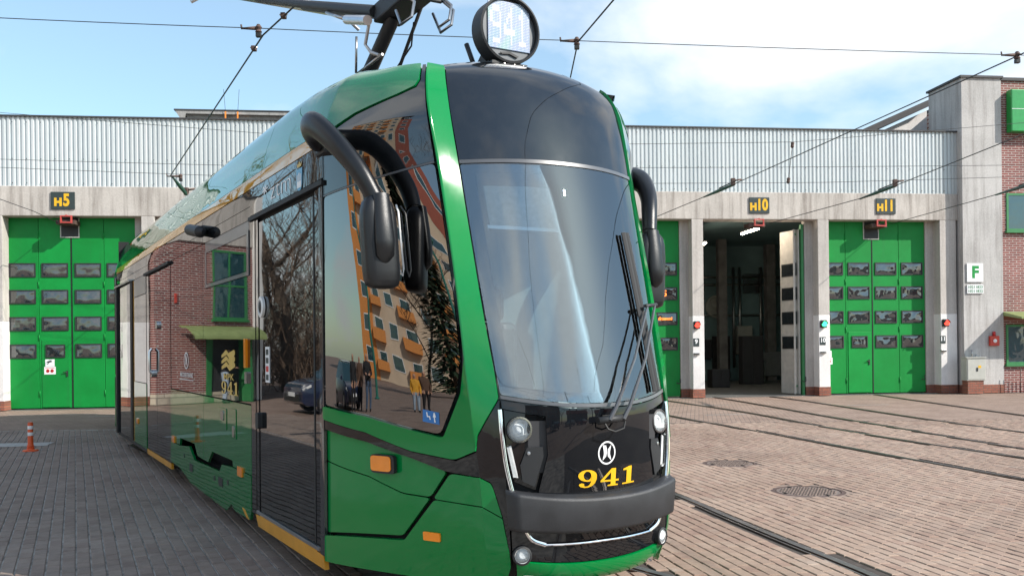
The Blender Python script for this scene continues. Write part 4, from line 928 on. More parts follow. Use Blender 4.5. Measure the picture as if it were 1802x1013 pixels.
# stickers and lettering on the near side
st = panel('accessibility_sticker', [(.212, 1.300), (.137, 1.284), (.140, 1.212), (.217, 1.228)], 'blue_print', tram, off=.003, th=.003)
polys_on('wheelchair_symbol', [[(.195 - .0, 1.285), (.190, 1.285), (.188, 1.262), (.178, 1.262), (.176, 1.24), (.181, 1.24), (.182, 1.255), (.193, 1.255)]], 'white_print', st, lambda x, z: Lp(x, z, .006))
polys_on('walker_symbol', [[(.160, 1.282), (.155, 1.282), (.150, 1.255), (.156, 1.255), (.154, 1.225), (.160, 1.225), (.161, 1.255), (.165, 1.255)]], 'white_print', st, lambda x, z: Lp(x, z, .006))
text_on('ztm_lettering', 'ztm', .20, 'white_print', tram, L_map(2.00, 2.900, .006), -.003, 2.0)
stars = []
for k in range(3):
    a = k * math.pi / 3 + .2; dx, dz = math.cos(a) * .055 * 1.5, math.sin(a) * .036; nx, nz = -math.sin(a) * .009 * 1.5, math.cos(a) * .006
    stars.append(([(dx + nx, dz + nz), (dx - nx, dz - nz), (-dx - nx, -dz - nz), (-dx + nx, -dz + nz)], .008 + k * .0008))
for p, of in stars: polys_on('star_mark', [p], 'white_print', tram, L_map(2.44, 2.945, of))
polys_on('crest_shield', [[(-.07, .06), (.07, .06), (.07, -.05), (.045, -.085), (0, -.10), (-.045, -.085), (-.07, -.05)]], 'light_blue_print', tram, L_map(1.50, 2.888, .008))
polys_on('crest_tower', [[(-.05, .02), (-.035, .02), (-.035, -.03), (-.012, -.03), (-.012, .03), (.012, .03), (.012, -.03), (.035, -.03), (.035, .02), (.05, .02), (.05, -.075), (-.05, -.075)]], 'white_print', tram, L_map(1.50, 2.888, .010))
polys_on('crest_crown', [[(-.045, .072), (.045, .072), (.06, .105), (.03, .09), (0, .115), (-.03, .09), (-.06, .105)]], 'gold_print', tram, L_map(1.50, 2.888, .008))
text_on('mpk_lettering', 'MPK', .085, 'gold_print', tram, L_map(3.81, 1.418, .006), .001, 2.6)
wavy = []
for i in range(3):
    o = (i - 1) * .055
    wavy.append([(-.28, o - .02), (-.28, o + .008), (-.08, o + .058), (.02, o + .028), (.24, o + .058), (.28, o + .04), (.28, o + .012), (.06, o - .028), (-.06, o + .012)])
polys_on('operator_emblem', wavy, 'gold_print', tram, L_map(3.82, 1.56, .006))
text_on('maker_lettering', 'MODERTRANS', .072, 'white_print', tram, L_map(5.95, 1.392, .006), .001, 1.65)
polys_on('maker_underline', [[(-.42, -.008), (.42, -.008), (.42, .0), (-.42, .0)]], 'white_print', tram, L_map(5.95, 1.345, .006))
def ringp(rx, ry, k, n=28):
    return [[(math.cos(a) * rx, math.sin(a) * ry), (math.cos(b) * rx, math.sin(b) * ry), (math.cos(b) * rx * k, math.sin(b) * ry * k), (math.cos(a) * rx * k, math.sin(a) * ry * k)] for a, b in [(2 * math.pi * i / n, 2 * math.pi * (i + 1) / n) for i in range(n)]]
def bowtie(s, sx): return [[(-.10 * s * sx, .62 * s), (.0 - .08 * s * sx * 0 - .12 * s * sx * 0, .62 * s * 0 + .30 * s), (-.14 * s * sx * 0 - .02 * s * sx, 0), (-.08 * s * sx, -.30 * s), (-.42 * s * sx, -.62 * s), (-.30 * s * sx, -.1 * s), (-.30 * s * sx, .1 * s), (-.42 * s * sx, .66 * s)],
                            [(.06 * s * sx, .0), (.10 * s * sx, .30 * s), (.42 * s * sx, .66 * s), (.30 * s * sx, .1 * s), (.30 * s * sx, -.1 * s), (.46 * s * sx, -.66 * s), (.10 * s * sx, -.30 * s)]]
polys_on('maker_emblem', ringp(.14, .095, .84), 'white_print', tram, L_map(5.95, 1.555, .006)); polys_on('maker_emblem_wings', bowtie(.10, 1.3), 'white_print', tram, L_map(5.95, 1.555, .006))
NINE_RING = []
for i in range(32):
    a, b = 2 * math.pi * i / 32, 2 * math.pi * (i + 1) / 32
    NINE_RING.append([(.34 + .33 * math.cos(a), .67 + .33 * math.sin(a)), (.34 + .33 * math.cos(b), .67 + .33 * math.sin(b)), (.33 + .135 * math.cos(b), .67 + .245 * math.sin(b)), (.33 + .135 * math.cos(a), .67 + .245 * math.sin(a))])
NINE_TAIL = [[(.67, .67), (.665, .46), (.61, .25), (.51, .10), (.37, .015), (.22, 0), (.09, .05), (.03, .14), (.05, .22), (.12, .26), (.19, .24), (.225, .18), (.205, .12), (.25, .075), (.33, .08), (.40, .15), (.455, .30), (.48, .50), (.47, .67)]]
FOUR = [[(.02, .26), (.42, .26), (.42, .36), (.15, .36), (.42, .78), (.42, .97), (.02, .35)], [(.42, .97), (.44, 1), (.61, 1), (.61, .36), (.74, .36), (.74, .26), (.61, .26), (.61, .09), (.71, .07), (.71, 0), (.30, 0), (.30, .07), (.42, .09), (.42, .26), (.42, .36), (.42, .78)]]
ONE = [[(.04, 0), (.56, 0), (.56, .08), (.04, .08)], [(.21, .081), (.42, .081), (.42, .80), (.21, .80)], [(.06, .801), (.42, .801), (.42, 1), (.31, 1), (.06, .885)]]
def serif941(name, h, asp, mat, fm, of0, parent):
    x = -1.02 * h * asp
    for gl, adv in (((NINE_RING, NINE_TAIL), .80), ((FOUR,), .86), ((ONE,), .6)):
        for j, pl in enumerate(gl): polys_on(name, [[(x + a * h * asp, (b - .5) * h) for a, b in p] for p in pl], mat, parent, fm(of0 + j * .0012))
        x += adv * h * asp
serif941('fleet_number', .12, 2.55, 'gold_print', lambda o: L_map(3.80, 1.318, o), .006, tram)

# --- nose
ws = panel('windscreen', rect(-.985, .985, 1.337, 2.798), 'windscreen_glass', tram, 'F', th=.007, r=.02, step=(.1, .14))
for a, b, c, d in ((.875, .98, 1.34, 2.795), (-.98, -.875, 1.34, 2.795), (-.875, .875, 1.34, 1.40), (-.875, .875, 2.74, 2.795)): panel('frit_border', rect(a, b, c, d), 'rubber', ws, 'F', off=-.011, th=.002)
panel('screen_seal', rect(-.985, .985, 2.802, 2.826), 'grey_frame', tram, 'F', off=.006, th=.03); panel('screen_seal', rect(-.985, .985, 1.312, 1.332), 'grey_frame', tram, 'F', off=.006, th=.03)
panel('roof_cap', rect(-.985, .985, 2.83, 3.70), 'cap_panel', tram, 'F', th=.02, step=(.1, .05))
mask = panel('nose_mask', [(-.985, 1.305), (-.985, 1.258), (-.625, 1.25), (-.615, 1.03), (-.72, .80), (.72, .80), (.615, 1.03), (.625, 1.25), (.985, 1.258), (.985, 1.305)], 'black_gloss', tram, 'F', th=.03, step=(.08, .1))
def cat3(P, n=5):
    Q = [P[0] * 2 - P[1]] + list(P) + [P[-1] * 2 - P[-2]]; out = []
    for i in range(1, len(Q) - 2):
        for k in range(n):
            t = k / n; a, b, c, d = Q[i - 1:i + 3]; out.append(.5 * ((2 * b) + (c - a) * t + (2 * a - 5 * b + 4 * c - d) * t * t + (3 * b - a - 3 * c + d) * t ** 3))
    return out + [Q[-2]]
def lathe_on(name, p, ax, prof, mat, parent, n=28, caps=False): return MB().lathe(p, ax, prof, n, 0, caps).build(name, mat, parent)
for s in (1, -1):
    cl = panel('lamp_cluster', [(s * .635, 1.245), (s * .98, 1.253), (s * .975, 1.03), (s * .93, .845), (s * .735, .81), (s * .63, 1.03)], 'black_gloss', tram, 'F', off=-.042, th=.02, step=(.06, .1))
    ax = Vector((-.96, s * .28, .05)); p = Fp(s * .86, 1.155, -.016)
    lathe_on('headlamp_bezel', p, ax, [(.076, -.02), (.076, .016), (.068, .020), (.066, .012)], 'matte_black', cl); lathe_on('reflector', p + ax * .012, ax, [(.0, -.024), (.020, -.022), (.024, -.016), (.040, -.018), (.044, -.010), (.065, .002)], 'white_plastic', cl)
    lathe_on('lamp_rim', p + ax * .012, ax, [(.070, -.004), (.073, .006), (.066, .006)], 'chrome', cl); lathe_on('lens', p + ax * .010, ax, [(.067, 0), (.06, .012), (.035, .02), (0, .023)], 'lens_glass', cl)
    panel('day_light', [(s * .955, 1.065), (s * .985, 1.05), (s * .945, .875), (s * .90, .865)], 'lens_glass', cl, 'F', off=.004, th=.02); panel('day_light_core', [(s * .935, 1.06), (s * .972, 1.045), (s * .940, .875), (s * .895, .875)], 'white_plastic', cl, 'F', off=-.012, th=.006)
    panel('lamp_divider', [(s * .66, 1.075), (s * .80, 1.06), (s * .87, .95), (s * .86, .86), (s * .75, .835), (s * .655, 1.02)], 'matte_black', cl, 'F', off=-.002, th=.02)
    lathe_on('screw', Fp(s * .79, 1.03, -.01), ax, [(.012, 0), (.010, .012), (0, .013)], 'alu', cl, 10)
    # chrome trim from the cluster round the lower corner
    pts = [Fp(s * t, w, .012) for t, w in ((1.0, 1.25), (1.0, 1.12), (.995, 1.0), (.985, .9), (.955, .78), (.90, .66), (.85, .59), (.79, .545), (.66, .520))]
    pts = [Vector((p.x, p.y, p.z)) for p in pts]
    MB().tube(cat3(pts, 4), (.007, .013), 8, updir=(-1, 0, 0)).build('chrome_trim', 'chrome', tram)
    # fog lamps
    ax2 = Vector((-.93, s * .36, 0)); p = Fp(s * .90, .445, .004)
    lathe_on('fog_bezel', p, ax2, [(.058, -.02), (.056, .016), (.046, .02), (.044, .012)], 'matte_black', tram); lathe_on('fog_reflector', p + ax2 * .0, ax2, [(0, .003), (.03, .005), (.044, .013)], 'white_plastic', tram); lathe_on('fog_lens', p + ax2 * .01, ax2, [(.044, 0), (.03, .012), (0, .016)], 'lens_glass', tram)
    lathe_on('parking_sensor', Fp(s * .83, .585, 0), ax2, [(.018, 0), (.016, .008), (0, .009)], 'grey_frame', tram, 14); lathe_on('parking_sensor', Fp(s * .84, .315, .0), ax2, [(.034, -.01), (.034, .008), (.024, .012), (0, .012)], 'chrome', tram, 18)
MB().tube([Fp(t / 20 * .66, .520 + .004 * (1 - abs(t / 20)), .012) for t in range(-20, 21)], (.008), 8).build('chrome_trim', 'chrome', tram)
panel('lower_grille', rect(-.99, .99, .412, .60), 'black_gloss', tram, 'F', th=.03, step=(.08, .1))
panel('nose_lip', [(-.96, .28), (.96, .28), (.96, .40), (.9, .405), (-.9, .405), (-.96, .40)], 'green_paint', tram, 'F', off=.012, th=.05, step=(.08, .05))
bp = MB(); nt = 48; prof = [(.590, -.02), (.592, .055), (.600, .070), (.615, .075), (.70, .079), (.775, .082), (.790, .077), (.797, .060), (.802, .0)]; vs = []
for i in range(nt + 1):
    t = -1.02 + 2.04 * i / nt
    for w, o in prof: vs.append(Fp(t, w, o * (1 - .75 * smooth((abs(t) - .93) / .09))))
k = len(prof); bp.add(vs, [(i * k + j, i * k + j + 1, (i + 1) * k + j + 1, (i + 1) * k + j) for i in range(nt) for j in range(k - 1)], 0, True); bp.build('bumper', 'bumper_rubber', tram, 60)
panel('bumper_back', rect(-.99, .99, .602, .80), 'dark_void', tram, 'F', off=-.03, th=.02)
serif941('fleet_number', .108, 1.72, 'yellow_print', lambda o: F_map(.0, .894, o), .005, tram)
panel('number_backing', rect(-.42, .36, .828, .962), 'black_gloss', tram, 'F', off=.0015, th=.001)
polys_on('maker_emblem', ringp(.062, .070, .86), 'white_print', tram, F_map(-.005, 1.044, .004)); polys_on('maker_emblem_wings', bowtie(.072, 1.0), 'white_print', tram, F_map(-.005, 1.044, .004))
# wipers
wp = MB(); wp.tube([Fp(.15, 1.235, .05), Fp(-.16, 1.245, .05)], .022, 10); wp.build('wiper_base', 'matte_black', tram)
for t0, t1 in ((.03, -.70), (-.13, -.86)):
    a = MB(); a.tube([Fp(t0, 1.24, .06), Fp(t0 - .06, 1.30, .075), Fp((t0 + t1) / 2, 1.56, .085), Fp(t1, 1.875, .07)], [(.014, .018), (.012, .015), (.008, .010), (.007, .009)], 8); a.build('wiper_arm', 'grey_frame', tram)
for dt in (0, -.055):
    b = MB(); b.tube([Fp(-.60 + dt + (-.10) * k / 6, 2.38 - 1.03 * k / 6, .028) for k in range(7)], (.010, .018), 6); b.build('wiper_blade', 'rubber', tram)
MB().tube([Fp(-.66, 1.88, .07), Fp(-.90, 1.875, .07)], .012, 6).build('wiper_link', 'matte_black', tram)
MB().tube([Fp(.08, 1.225, .05), Fp(.06, 1.19, .07), Fp(-.02, 1.175, .07), Fp(-.12, 1.19, .07), Fp(-.17, 1.24, .05)], .006, 6).build('washer_hose', 'rubber', tram)
# mirrors on curved arms
def mirror_arm(sgn, pts, head, lbl):
    o = empty('mirror_arm', (0, 0, 0), 0, tram)
    m_ = MB(); n = 24; P = [Vector(p) for p in pts]; dense = []
    Q = [P[0] * 2 - P[1]] + P + [P[-1] * 2 - P[-2]]
    for i in range(1, len(Q) - 2):
        for k in range(6):
            t = k / 6; a, b, c, d = Q[i - 1:i + 3]; dense.append(.5 * ((2 * b) + (c - a) * t + (2 * a - 5 * b + 4 * c - d) * t * t + (3 * b - a - 3 * c + d) * t ** 3))
    dense.append(P[-1]); N_ = len(dense)
    rs = [(.072 - .020 * i / N_, .100 - .046 * i / N_) for i in range(N_)]; rs[0] = (.06, .088)
    m_.tube(dense, rs, 18, updir=(0, sgn, 0)); m_.build('arm_shell', 'mirror_plastic', o, 50)
    MB().tube([dense[-1] + Vector((0, 0, .02)), dense[-1] + Vector((0, 0, -.06))], [.045, .040], 14).build('arm_joint', 'matte_black', o)
    hx, hy, hz = head; hd = MB(); rings = []
    prof = [(.34, .30), (.55, .285), (.82, .25), (.95, .19), (1.0, .10), (1.0, -.05), (1.0, -.15), (.96, -.21), (.86, -.245), (.6, -.26), (.2, -.265)]
    vs = []; nn_ = 24
    for f, dz in prof:
        for k in range(nn_):
            a = 2 * math.pi * k / nn_; ca, sa = math.cos(a), math.sin(a); ex = .6
            vs.append((hx + (.070 * f) * math.copysign(abs(ca) ** ex, ca) + .02 * dz, hy + sgn * (.112 * f) * math.copysign(abs(sa) ** ex, sa) + sgn * .05 * dz, hz + dz))
    hd.add(vs, [(i * nn_ + k, i * nn_ + (k + 1) % nn_, (i + 1) * nn_ + (k + 1) % nn_, (i + 1) * nn_ + k) for i in range(len(prof) - 1) for k in range(nn_)], 0, True)
    hd.f += [tuple(range(nn_)), tuple(range((len(prof) - 1) * nn_, len(prof) * nn_))]; hd.m += [0, 0]; hd.sm += [True, True]
    hd.build('mirror_housing', 'mirror_plastic', o, 60)
    tg = MB(); tg.tube([(hx - .035, hy, hz + .30), (hx - .06, hy, hz + .16), (hx - .082, hy - sgn * .004, hz + .02), (hx - .080, hy - sgn * .006, hz - .07), (hx - .06, hy - sgn * .008, hz - .115)], [(.05, .03), (.058, .03), (.062, .028), (.056, .026), (.02, .01)], 16, updir=(0, 1, 0)); tg.build('stem_cover', 'mirror_plastic', o, 60)
    gl = MB(); gl.add([(hx + .075, hy - sgn * .09, hz - .2), (hx + .070, hy + sgn * .08, hz - .2), (hx + .070, hy + sgn * .09, hz + .15), (hx + .070, hy - sgn * .07, hz + .15)], [(0, 1, 2, 3)]); gl.build('mirror_glass', 'chrome', o)
    ft = MB(); b = P[0]; ft.box(b.x - .10, b.x + .10, min(b.y, b.y - sgn * .16), max(b.y, b.y - sgn * .16), b.z - .10, b.z + .08, c=.02); ft.build('arm_foot', 'matte_black', o)
    if lbl: o['label'] = lbl
mirror_arm(1, [(1.44, 1.26, 3.045), (1.31, 1.35, 3.085), (1.13, 1.37, 3.06), (.95, 1.305, 2.92), (.82, 1.21, 2.74), (.76, 1.135, 2.575)], (.74, 1.115, 2.29), None)
mirror_arm(-1, [(1.50, -1.24, 2.98), (1.38, -1.27, 2.98), (1.22, -1.24, 2.92), (1.05, -1.16, 2.79), (.95, -1.09, 2.65), (.90, -1.05, 2.50)], (.885, -1.04, 2.20), None)
MB().tube([Lp(.30, 2.55, .02), Lp(.28, 2.50, .035), Lp(.27, 2.15, .035), Lp(.255, 2.11, .03), Lp(.245, 2.15, .035), Lp(.25, 2.5, .035), Lp(.27, 2.55, .02)], .006, 6).build('window_handle', 'white_plastic', tram)
# driver's cab inside
cabm = MB(); cabm.prism([(.12, -.46, 1.24), (.75, -.60, 1.24), (.75, .60, 1.24), (.12, .46, 1.24), (.02, .2, 1.24), (.02, -.2, 1.24)], (0, 0, -.30)); cabm.build('dashboard', 'interior_dark', tram)
MB().box(.42, .72, -.42, .42, 1.24, 1.34, c=.03).build('console', 'interior_grey', tram); MB().lathe((.36, .05, 1.30), (-.5, 0, .86), [(.06, 0), (.075, .015), (.06, .03), (.04, .02)], 20).build('white_ring', 'white_plastic', tram)  # console block and a plain white ring on the dashboard
MB().prism([(.4, -.48, .56), (1.7, -1.1, .56), (1.7, 1.1, .56), (.4, .48, .56)], (0, 0, .04)).build('cab_floor', 'interior_dark', tram); MB().box(1.72, 1.76, -1.18, 1.18, .55, 3.2).build('bulkhead', 'interior_grey', tram)
se = MB(); se.box(1.05, 1.5, -.24, .24, 1.0, 1.14, c=.04); se.box(1.42, 1.55, -.24, .24, 1.1, 1.85, c=.05); se.box(1.44, 1.54, -.14, .14, 1.86, 2.1, c=.04); se.box(1.2, 1.36, -.1, .1, .6, 1.0); se.build('driver_seat', 'interior_dark', tram)
panel('sun_blind', rect(-.1, .82, 2.42, 2.68), 'blind', tram, 'F', off=-.07, th=.01); panel('blind_rail', rect(-.12, .84, 2.395, 2.418), 'alu', tram, 'F', off=-.07, th=.02)
panel('ceiling_liner', rect(-.9, .9, 2.86, 3.5), 'interior_grey', tram, 'F', off=-.09, th=.01)

# --- roof: number disc and pantograph
dk = empty('number_disc', (1.12, 0, 3.865), 0, tram)
MB().lathe((.0, 0, 0), (-1, 0, 0), [(.222, -.10), (.235, -.09), (.235, .045), (.222, .05), (.214, .04), (.214, .008)], 56, 0, False).build('disc_drum', 'matte_black', dk, 30)
MB().lathe((0, 0, 0), (-1, 0, 0), [(.214, .005), (.214, .012), (0, .012)], 56).build('disc_face', 'grey_frame', dk)
fp = MB().box(-.022, -.014, -.165, .165, -.135, .195).build('dot_screen', 'dot_display', dk)
dots = MB(); FONT = {'9': ['01110', '10001', '10001', '01111', '00001', '00001', '01110'], '4': ['00010', '00110', '01010', '10010', '11111', '00010', '00010'], '1': ['00100', '01100', '00100', '00100', '00100', '00100', '01110']}
for gi in range(30):
    for gj in range(30):
        yv = .158 - gi * .0109; zv = .188 - gj * .0109; cx_ = gi / 30; ci = int((gi - 1) / 9.6) if gi >= 1 else 9; on = False
        if 0 <= ci <= 2:
            xx = int(((gi - 1) % 9.6) / 9.6 * 6); yy = int((gj - 3) / 24 * 7)
            if 0 <= xx < 5 and 0 <= yy < 7 and 3 <= gj < 27: on = FONT['941'[ci]][yy][xx] == '1'
        s_ = .0042 if on else .0021
        dots.add([(-.0236, yv + s_, zv - s_), (-.0236, yv - s_, zv - s_), (-.0236, yv - s_, zv + s_), (-.0236, yv + s_, zv + s_)], [(0, 1, 2, 3)])
dots.build('display_dots', 'white_print', fp)
MB().prism([(-.02, .075, -.16), (-.02, .0, -.148), (-.02, -.075, -.175), (-.02, -.06, -.185), (-.02, 0, -.165), (-.02, .06, -.172)], (-.006, 0, 0)).build('disc_mark', 'matte_black', dk)
ft = MB(); ft.box(-.03, .20, -.14, .14, -.275, -.225); ft.prism([(.05, .10, -.23), (.32, .10, -.23), (.10, .10, -.08)], (0, .02, 0)); ft.prism([(.05, -.12, -.23), (.32, -.12, -.23), (.10, -.12, -.08)], (0, .02, 0)); ft.build('disc_foot', 'matte_black', dk)
MB().tube([(.25, .12, -.23), (.32, .16, -.02)], .018, 8).build('disc_stay', 'matte_black', dk)
for yv in (-.1, -.03, .05): lathe_on('foot_bolt', Vector((-.035, yv, -.245)), (-1, 0, 0), [(.009, 0), (.008, .008), (0, .009)], 'steel', dk, 8)
pg = empty('pantograph', (0, 0, 0), 0, tram)
kn = Vector((3.16, -.02, 4.70)); base = Vector((4.75, 0, 3.80))
MB().tube([base, kn + Vector((.05, 0, -.05))], [.075, .062], 18).build('lower_arm', 'matte_black', pg)
MB().tube([base + Vector((-.35, -.28, .05)), kn + Vector((-.32, -.12, -.02))], .017, 8).build('guide_rod', 'matte_black', pg)
MB().tube([base + Vector((-.45, -.12, .0)), base + Vector((-.9, -.14, .35)), kn + Vector((.05, -.16, -.30)), kn + Vector((-.1, -.12, -.14))], .008, 6).build('cable', 'rubber', pg)
kb = MB(); kb.box(kn.x - .50, kn.x + .24, kn.y - .13, kn.y + .13, kn.z - .08, kn.z + .085, c=.015); kb.build('knee_box', 'matte_black', pg)
MB().box(kn.x - .54, kn.x - .50, kn.y - .20, kn.y + .16, kn.z - .10, kn.z + .10, c=.01).build('knee_plate', 'matte_black', pg)
for yv in (-.14, .12): MB().tube([kn + Vector((.22, yv, .02)), Vector((6.9, yv * 2.2, 5.98))], [.055, .035], 12).build('upper_arm', 'matte_black', pg)
MB().tube([kn + Vector((.2, .2, -.08)), kn + Vector((.75, .2, .10))], .045, 12).build('damper', 'alu', pg); MB().tube([kn + Vector((.75, .2, .10)), kn + Vector((1.35, .2, .36))], .018, 8).build('damper_rod', 'steel', pg)
for k, (dy, dz) in enumerate(((-.18, -.02), (-.2, -.06), (.16, -.05))):
    MB().tube([kn + Vector((-.5, dy, dz)), kn + Vector((-.62, dy - .06, dz - .12)), kn + Vector((-.66, dy - .02, dz - .26)), kn + Vector((-.55, dy + .03, dz - .30)), kn + Vector((-.42, dy + .02, dz - .14))], .013, 7).build('braided_cable', 'steel', pg)
MB().tube([kn + Vector((.25, .16, -.05)), kn + Vector((.32, .18, -.26)), kn + Vector((.22, .16, -.36)), kn + Vector((.08, .14, -.42))], .016, 7).build('braided_cable', 'steel', pg)
MB().tube([kn + Vector((-.50, -.20, .05)), kn + Vector((-.50, .2, .05))], .03, 10).build('knee_shaft', 'steel', pg)
MB().tube([kn + Vector((.10, .1, -.40)), kn + Vector((.75, .12, -.42))], .014, 6).build('lever', 'steel', pg); MB().tube([kn + Vector((.6, .16, -.10)), kn + Vector((.68, .14, -.42))], .012, 6).build('lever', 'steel', pg)
for v0 in (-.75, .75): MB().tube([(6.9, v0, 6.0), (6.9, v0 * 1.15, 5.95), (6.92, v0 * 1.4, 5.82)], .022, 8).build('horn', 'alu', pg)
MB().box(6.75, 7.05, -.75, .75, 5.99, 6.03).build('collector', 'alu', pg); MB().box(4.2, 6.2, -.55, .55, 3.70, 3.80).build('base_frame', 'matte_black', pg)
for a in (4.4, 6.0):
    for s in (-.45, .45): MB().lathe((a, s, 3.66), (0, 0, 1), [(.06, -.12), (.07, -.05), (.05, -.03), (.07, .0), (.05, .03)], 14).build('insulator', 'rust_metal', pg)

# --- bellows and the following section, hidden behind the first
bl = MB()
for i in range(7):
    u = 13.10 + i * .09
    s = .02 if i % 2 else .10
    bl.box(u, u + .085, -1.15 + s, 1.15 - s, .40, 3.40 - s)
bl.build('bellows', 'rubber', tram)
s2 = empty('rear_section', (13.75, 0, 0), R(-8), tram)
MB().box(0, 5.6, -1.2, 1.2, 1.22, 3.05, c=.03).build('window_band', 'black_panel', s2); MB().box(0, 5.6, -1.21, 1.21, .27, 1.21, c=.03).build('lower_body', 'green_side', s2)
rf = MB(); rf.prism([(0, -1.2, 3.06), (0, -1.08, 3.5), (0, -.8, 3.62), (0, .8, 3.62), (0, 1.08, 3.5), (0, 1.2, 3.06)], (5.6, 0, 0)); rf.build('roof_cover', 'green_fairing', s2)

# ---------------------------------------------------------------- overhead wires
def wire(name, pts, r, label, mat='wire', cat='wire', sag=0.0, group=None):
    P = [Vector(p) for p in pts]; D = []
    for i in range(len(P) - 1):
        for k in range(6):
            t = k / 6; D.append(P[i].lerp(P[i + 1], t) - Vector((0, 0, sag * 4 * t * (1 - t))))
    D.append(P[-1]); o = P[0].copy()
    w = MB().tube([p - o for p in D], r, 6).build(name, mat); w.location = o; tag(w, label, cat, group); return w
F_PX = 1610.0
def at(px, py, Y):                                                  # survey helper: a point seen in direction (px, py), Y metres ahead
    a, b = px - 901, py - 609.8; c, s = math.cos(.0116), math.sin(.0116)
    return Vector(((a * c - b * s) / F_PX * Y, Y, 1.67 - (a * s + b * c) / F_PX * Y))
CW = 'contact wires over the yard'; SW = 'span wires over the yard'
nA, nB, nC = at(455, 50, 12.05), at(1015, 72, 12.7), at(1790, 97, 13.2)
wire('span_wire', [at(-120, 26, 11.6), nA, nB, nC, at(2000, 104, 13.5)], .006, 'long black span wire crossing the whole sky behind the roof disc', sag=.01, group=SW)
wire('contact_wire', [fw(gc(6), .3, 5.35), at(325, 338, 22.0), at(300, 309, 20.7), at(463, 62, 12.05), at(525, 5, 11.1), at(640, -110, 9.6)], .011, 'thick contact wire slanting over the left side of the tram roof', group=CW)
wire('contact_wire', [fw(gc(8) + .3, 0, 5.5), at(1003, 140, 14.6), at(1017, 74, 12.7), at(1080, 0, 11.2), at(1180, -120, 9.4), (3.5, -6, 6.1), (6, -28, 6.1)], .011, 'thick contact wire rising behind the right of the roof disc', group=CW)
wire('contact_wire', [fw(17.75, .2, 5.42), at(1240, 346, 24.2), at(1285, 327, 23.0), at(1790, 99, 13.2), at(1960, 20, 11.6), (10.5, -2, 6.1), (16, -26, 6.1)], .011, 'thick contact wire from the upper right down to the gate beside the tram', group=CW)
wire('contact_wire', [fw(22.1, .2, 5.5), at(1515, 349, 24.3), at(1585, 323, 22.9), at(1802, 236, 17.5), at(1990, 160, 15)], .011, 'thick contact wire slanting from the right edge to the open gate', group=CW)
wire('contact_wire', [fw(26.2, .2, 5.5), at(1755, 342, 24.0), at(1802, 328, 22.5), at(1960, 280, 19.5)], .011, 'thick contact wire at the right edge leading to the rightmost gate', group=CW)
wire('contact_wire', [fw(.60, .2, 5.40), at(60, 372, 24.6), at(-90, 318, 22.5)], .010, 'thick contact wire leading from the left edge to the leftmost gate', group=CW)
for a, b, c_, lb in (((-40, 195, 24), (300, 222, 24.3), (760, 258, 24.8), 'thin wire across the left cladding, topmost of three'), ((-40, 279, 24), (440, 292, 24.4), (800, 300, 24.8), 'thin wire across the left cladding, middle one of three'), ((-40, 293, 24), (380, 309, 24.3), (800, 320, 24.8), 'thin wire across the left cladding, lowest of three'),
                     ((1050, 254, 24), (1395, 250, 24.3), (1850, 212, 24.8), 'thin wire across the right cladding, topmost of three'), ((1050, 295, 24), (1400, 294, 24.3), (1850, 290, 24.8), 'thin wire across the right cladding, middle one of three'), ((1050, 323, 24), (1450, 321, 24.3), (1850, 309, 24.8), 'thin wire across the right cladding, lowest of three')):
    wire('span_wire', [at(*a), at(*b), at(*c_)], .006, lb, sag=.004, group=SW)
def fitting(p, d, lb, big=1.0):
    o = empty('wire_clamp', tuple(p), 0, None, lb, 'wire fitting', 'clamps on the overhead wires'); d = Vector(d).normalized()
    MB().tube([d * -.22 * big, d * -.03], [.012, .028], 8).build('arm', 'rust_metal', o); MB().lathe((0, 0, -.07), (0, 0, 1), [(.02, 0), (.045, .02), (.03, .05), (.045, .08), (.02, .12)], 12).build('insulator', 'rust_metal', o)
    MB().box(-.035, .035, -.03, .03, -.12, -.06, c=.008).build('jaw', 'gate_black', o); MB().tube([d * -.22 * big + Vector((0, 0, -.01)), d * -.23 * big + Vector((0, 0, .05))], .012, 6).build('pin', 'rust_metal', o)
fitting(nA, (1, 0, 0), 'wire clamp on the span wire left of the pantograph'); fitting(nB, (1, 0, 0), 'wire clamp on the span wire right of the roof disc'); fitting(nC, (1, 0, 0), 'wire clamp on the span wire at the right edge'); fitting(at(318, 310, 20.9), (1, 0, 0), 'wire clamp in front of the left cladding beside the tram roof', 1.4)
for t_, lb in ((.10, 'upper small wire clip beside the left clamp'), (-.06, 'lower small wire clip beside the left clamp')):
    p = at(463, 62, 12.05).lerp(at(525, 5, 11.1), t_ * 6 if t_ > 0 else 0) if t_ > 0 else at(463, 62, 12.05).lerp(at(300, 309, 20.7), .06)
    o = empty('wire_clip', tuple(p), 0, None, lb, 'wire fitting'); MB().box(-.03, .03, -.05, .05, -.025, .035, c=.008).build('body', 'rust_metal', o); MB().tube([(-.05, 0, .02), (.05, 0, .02)], .01, 6).build('bolt', 'steel', o)
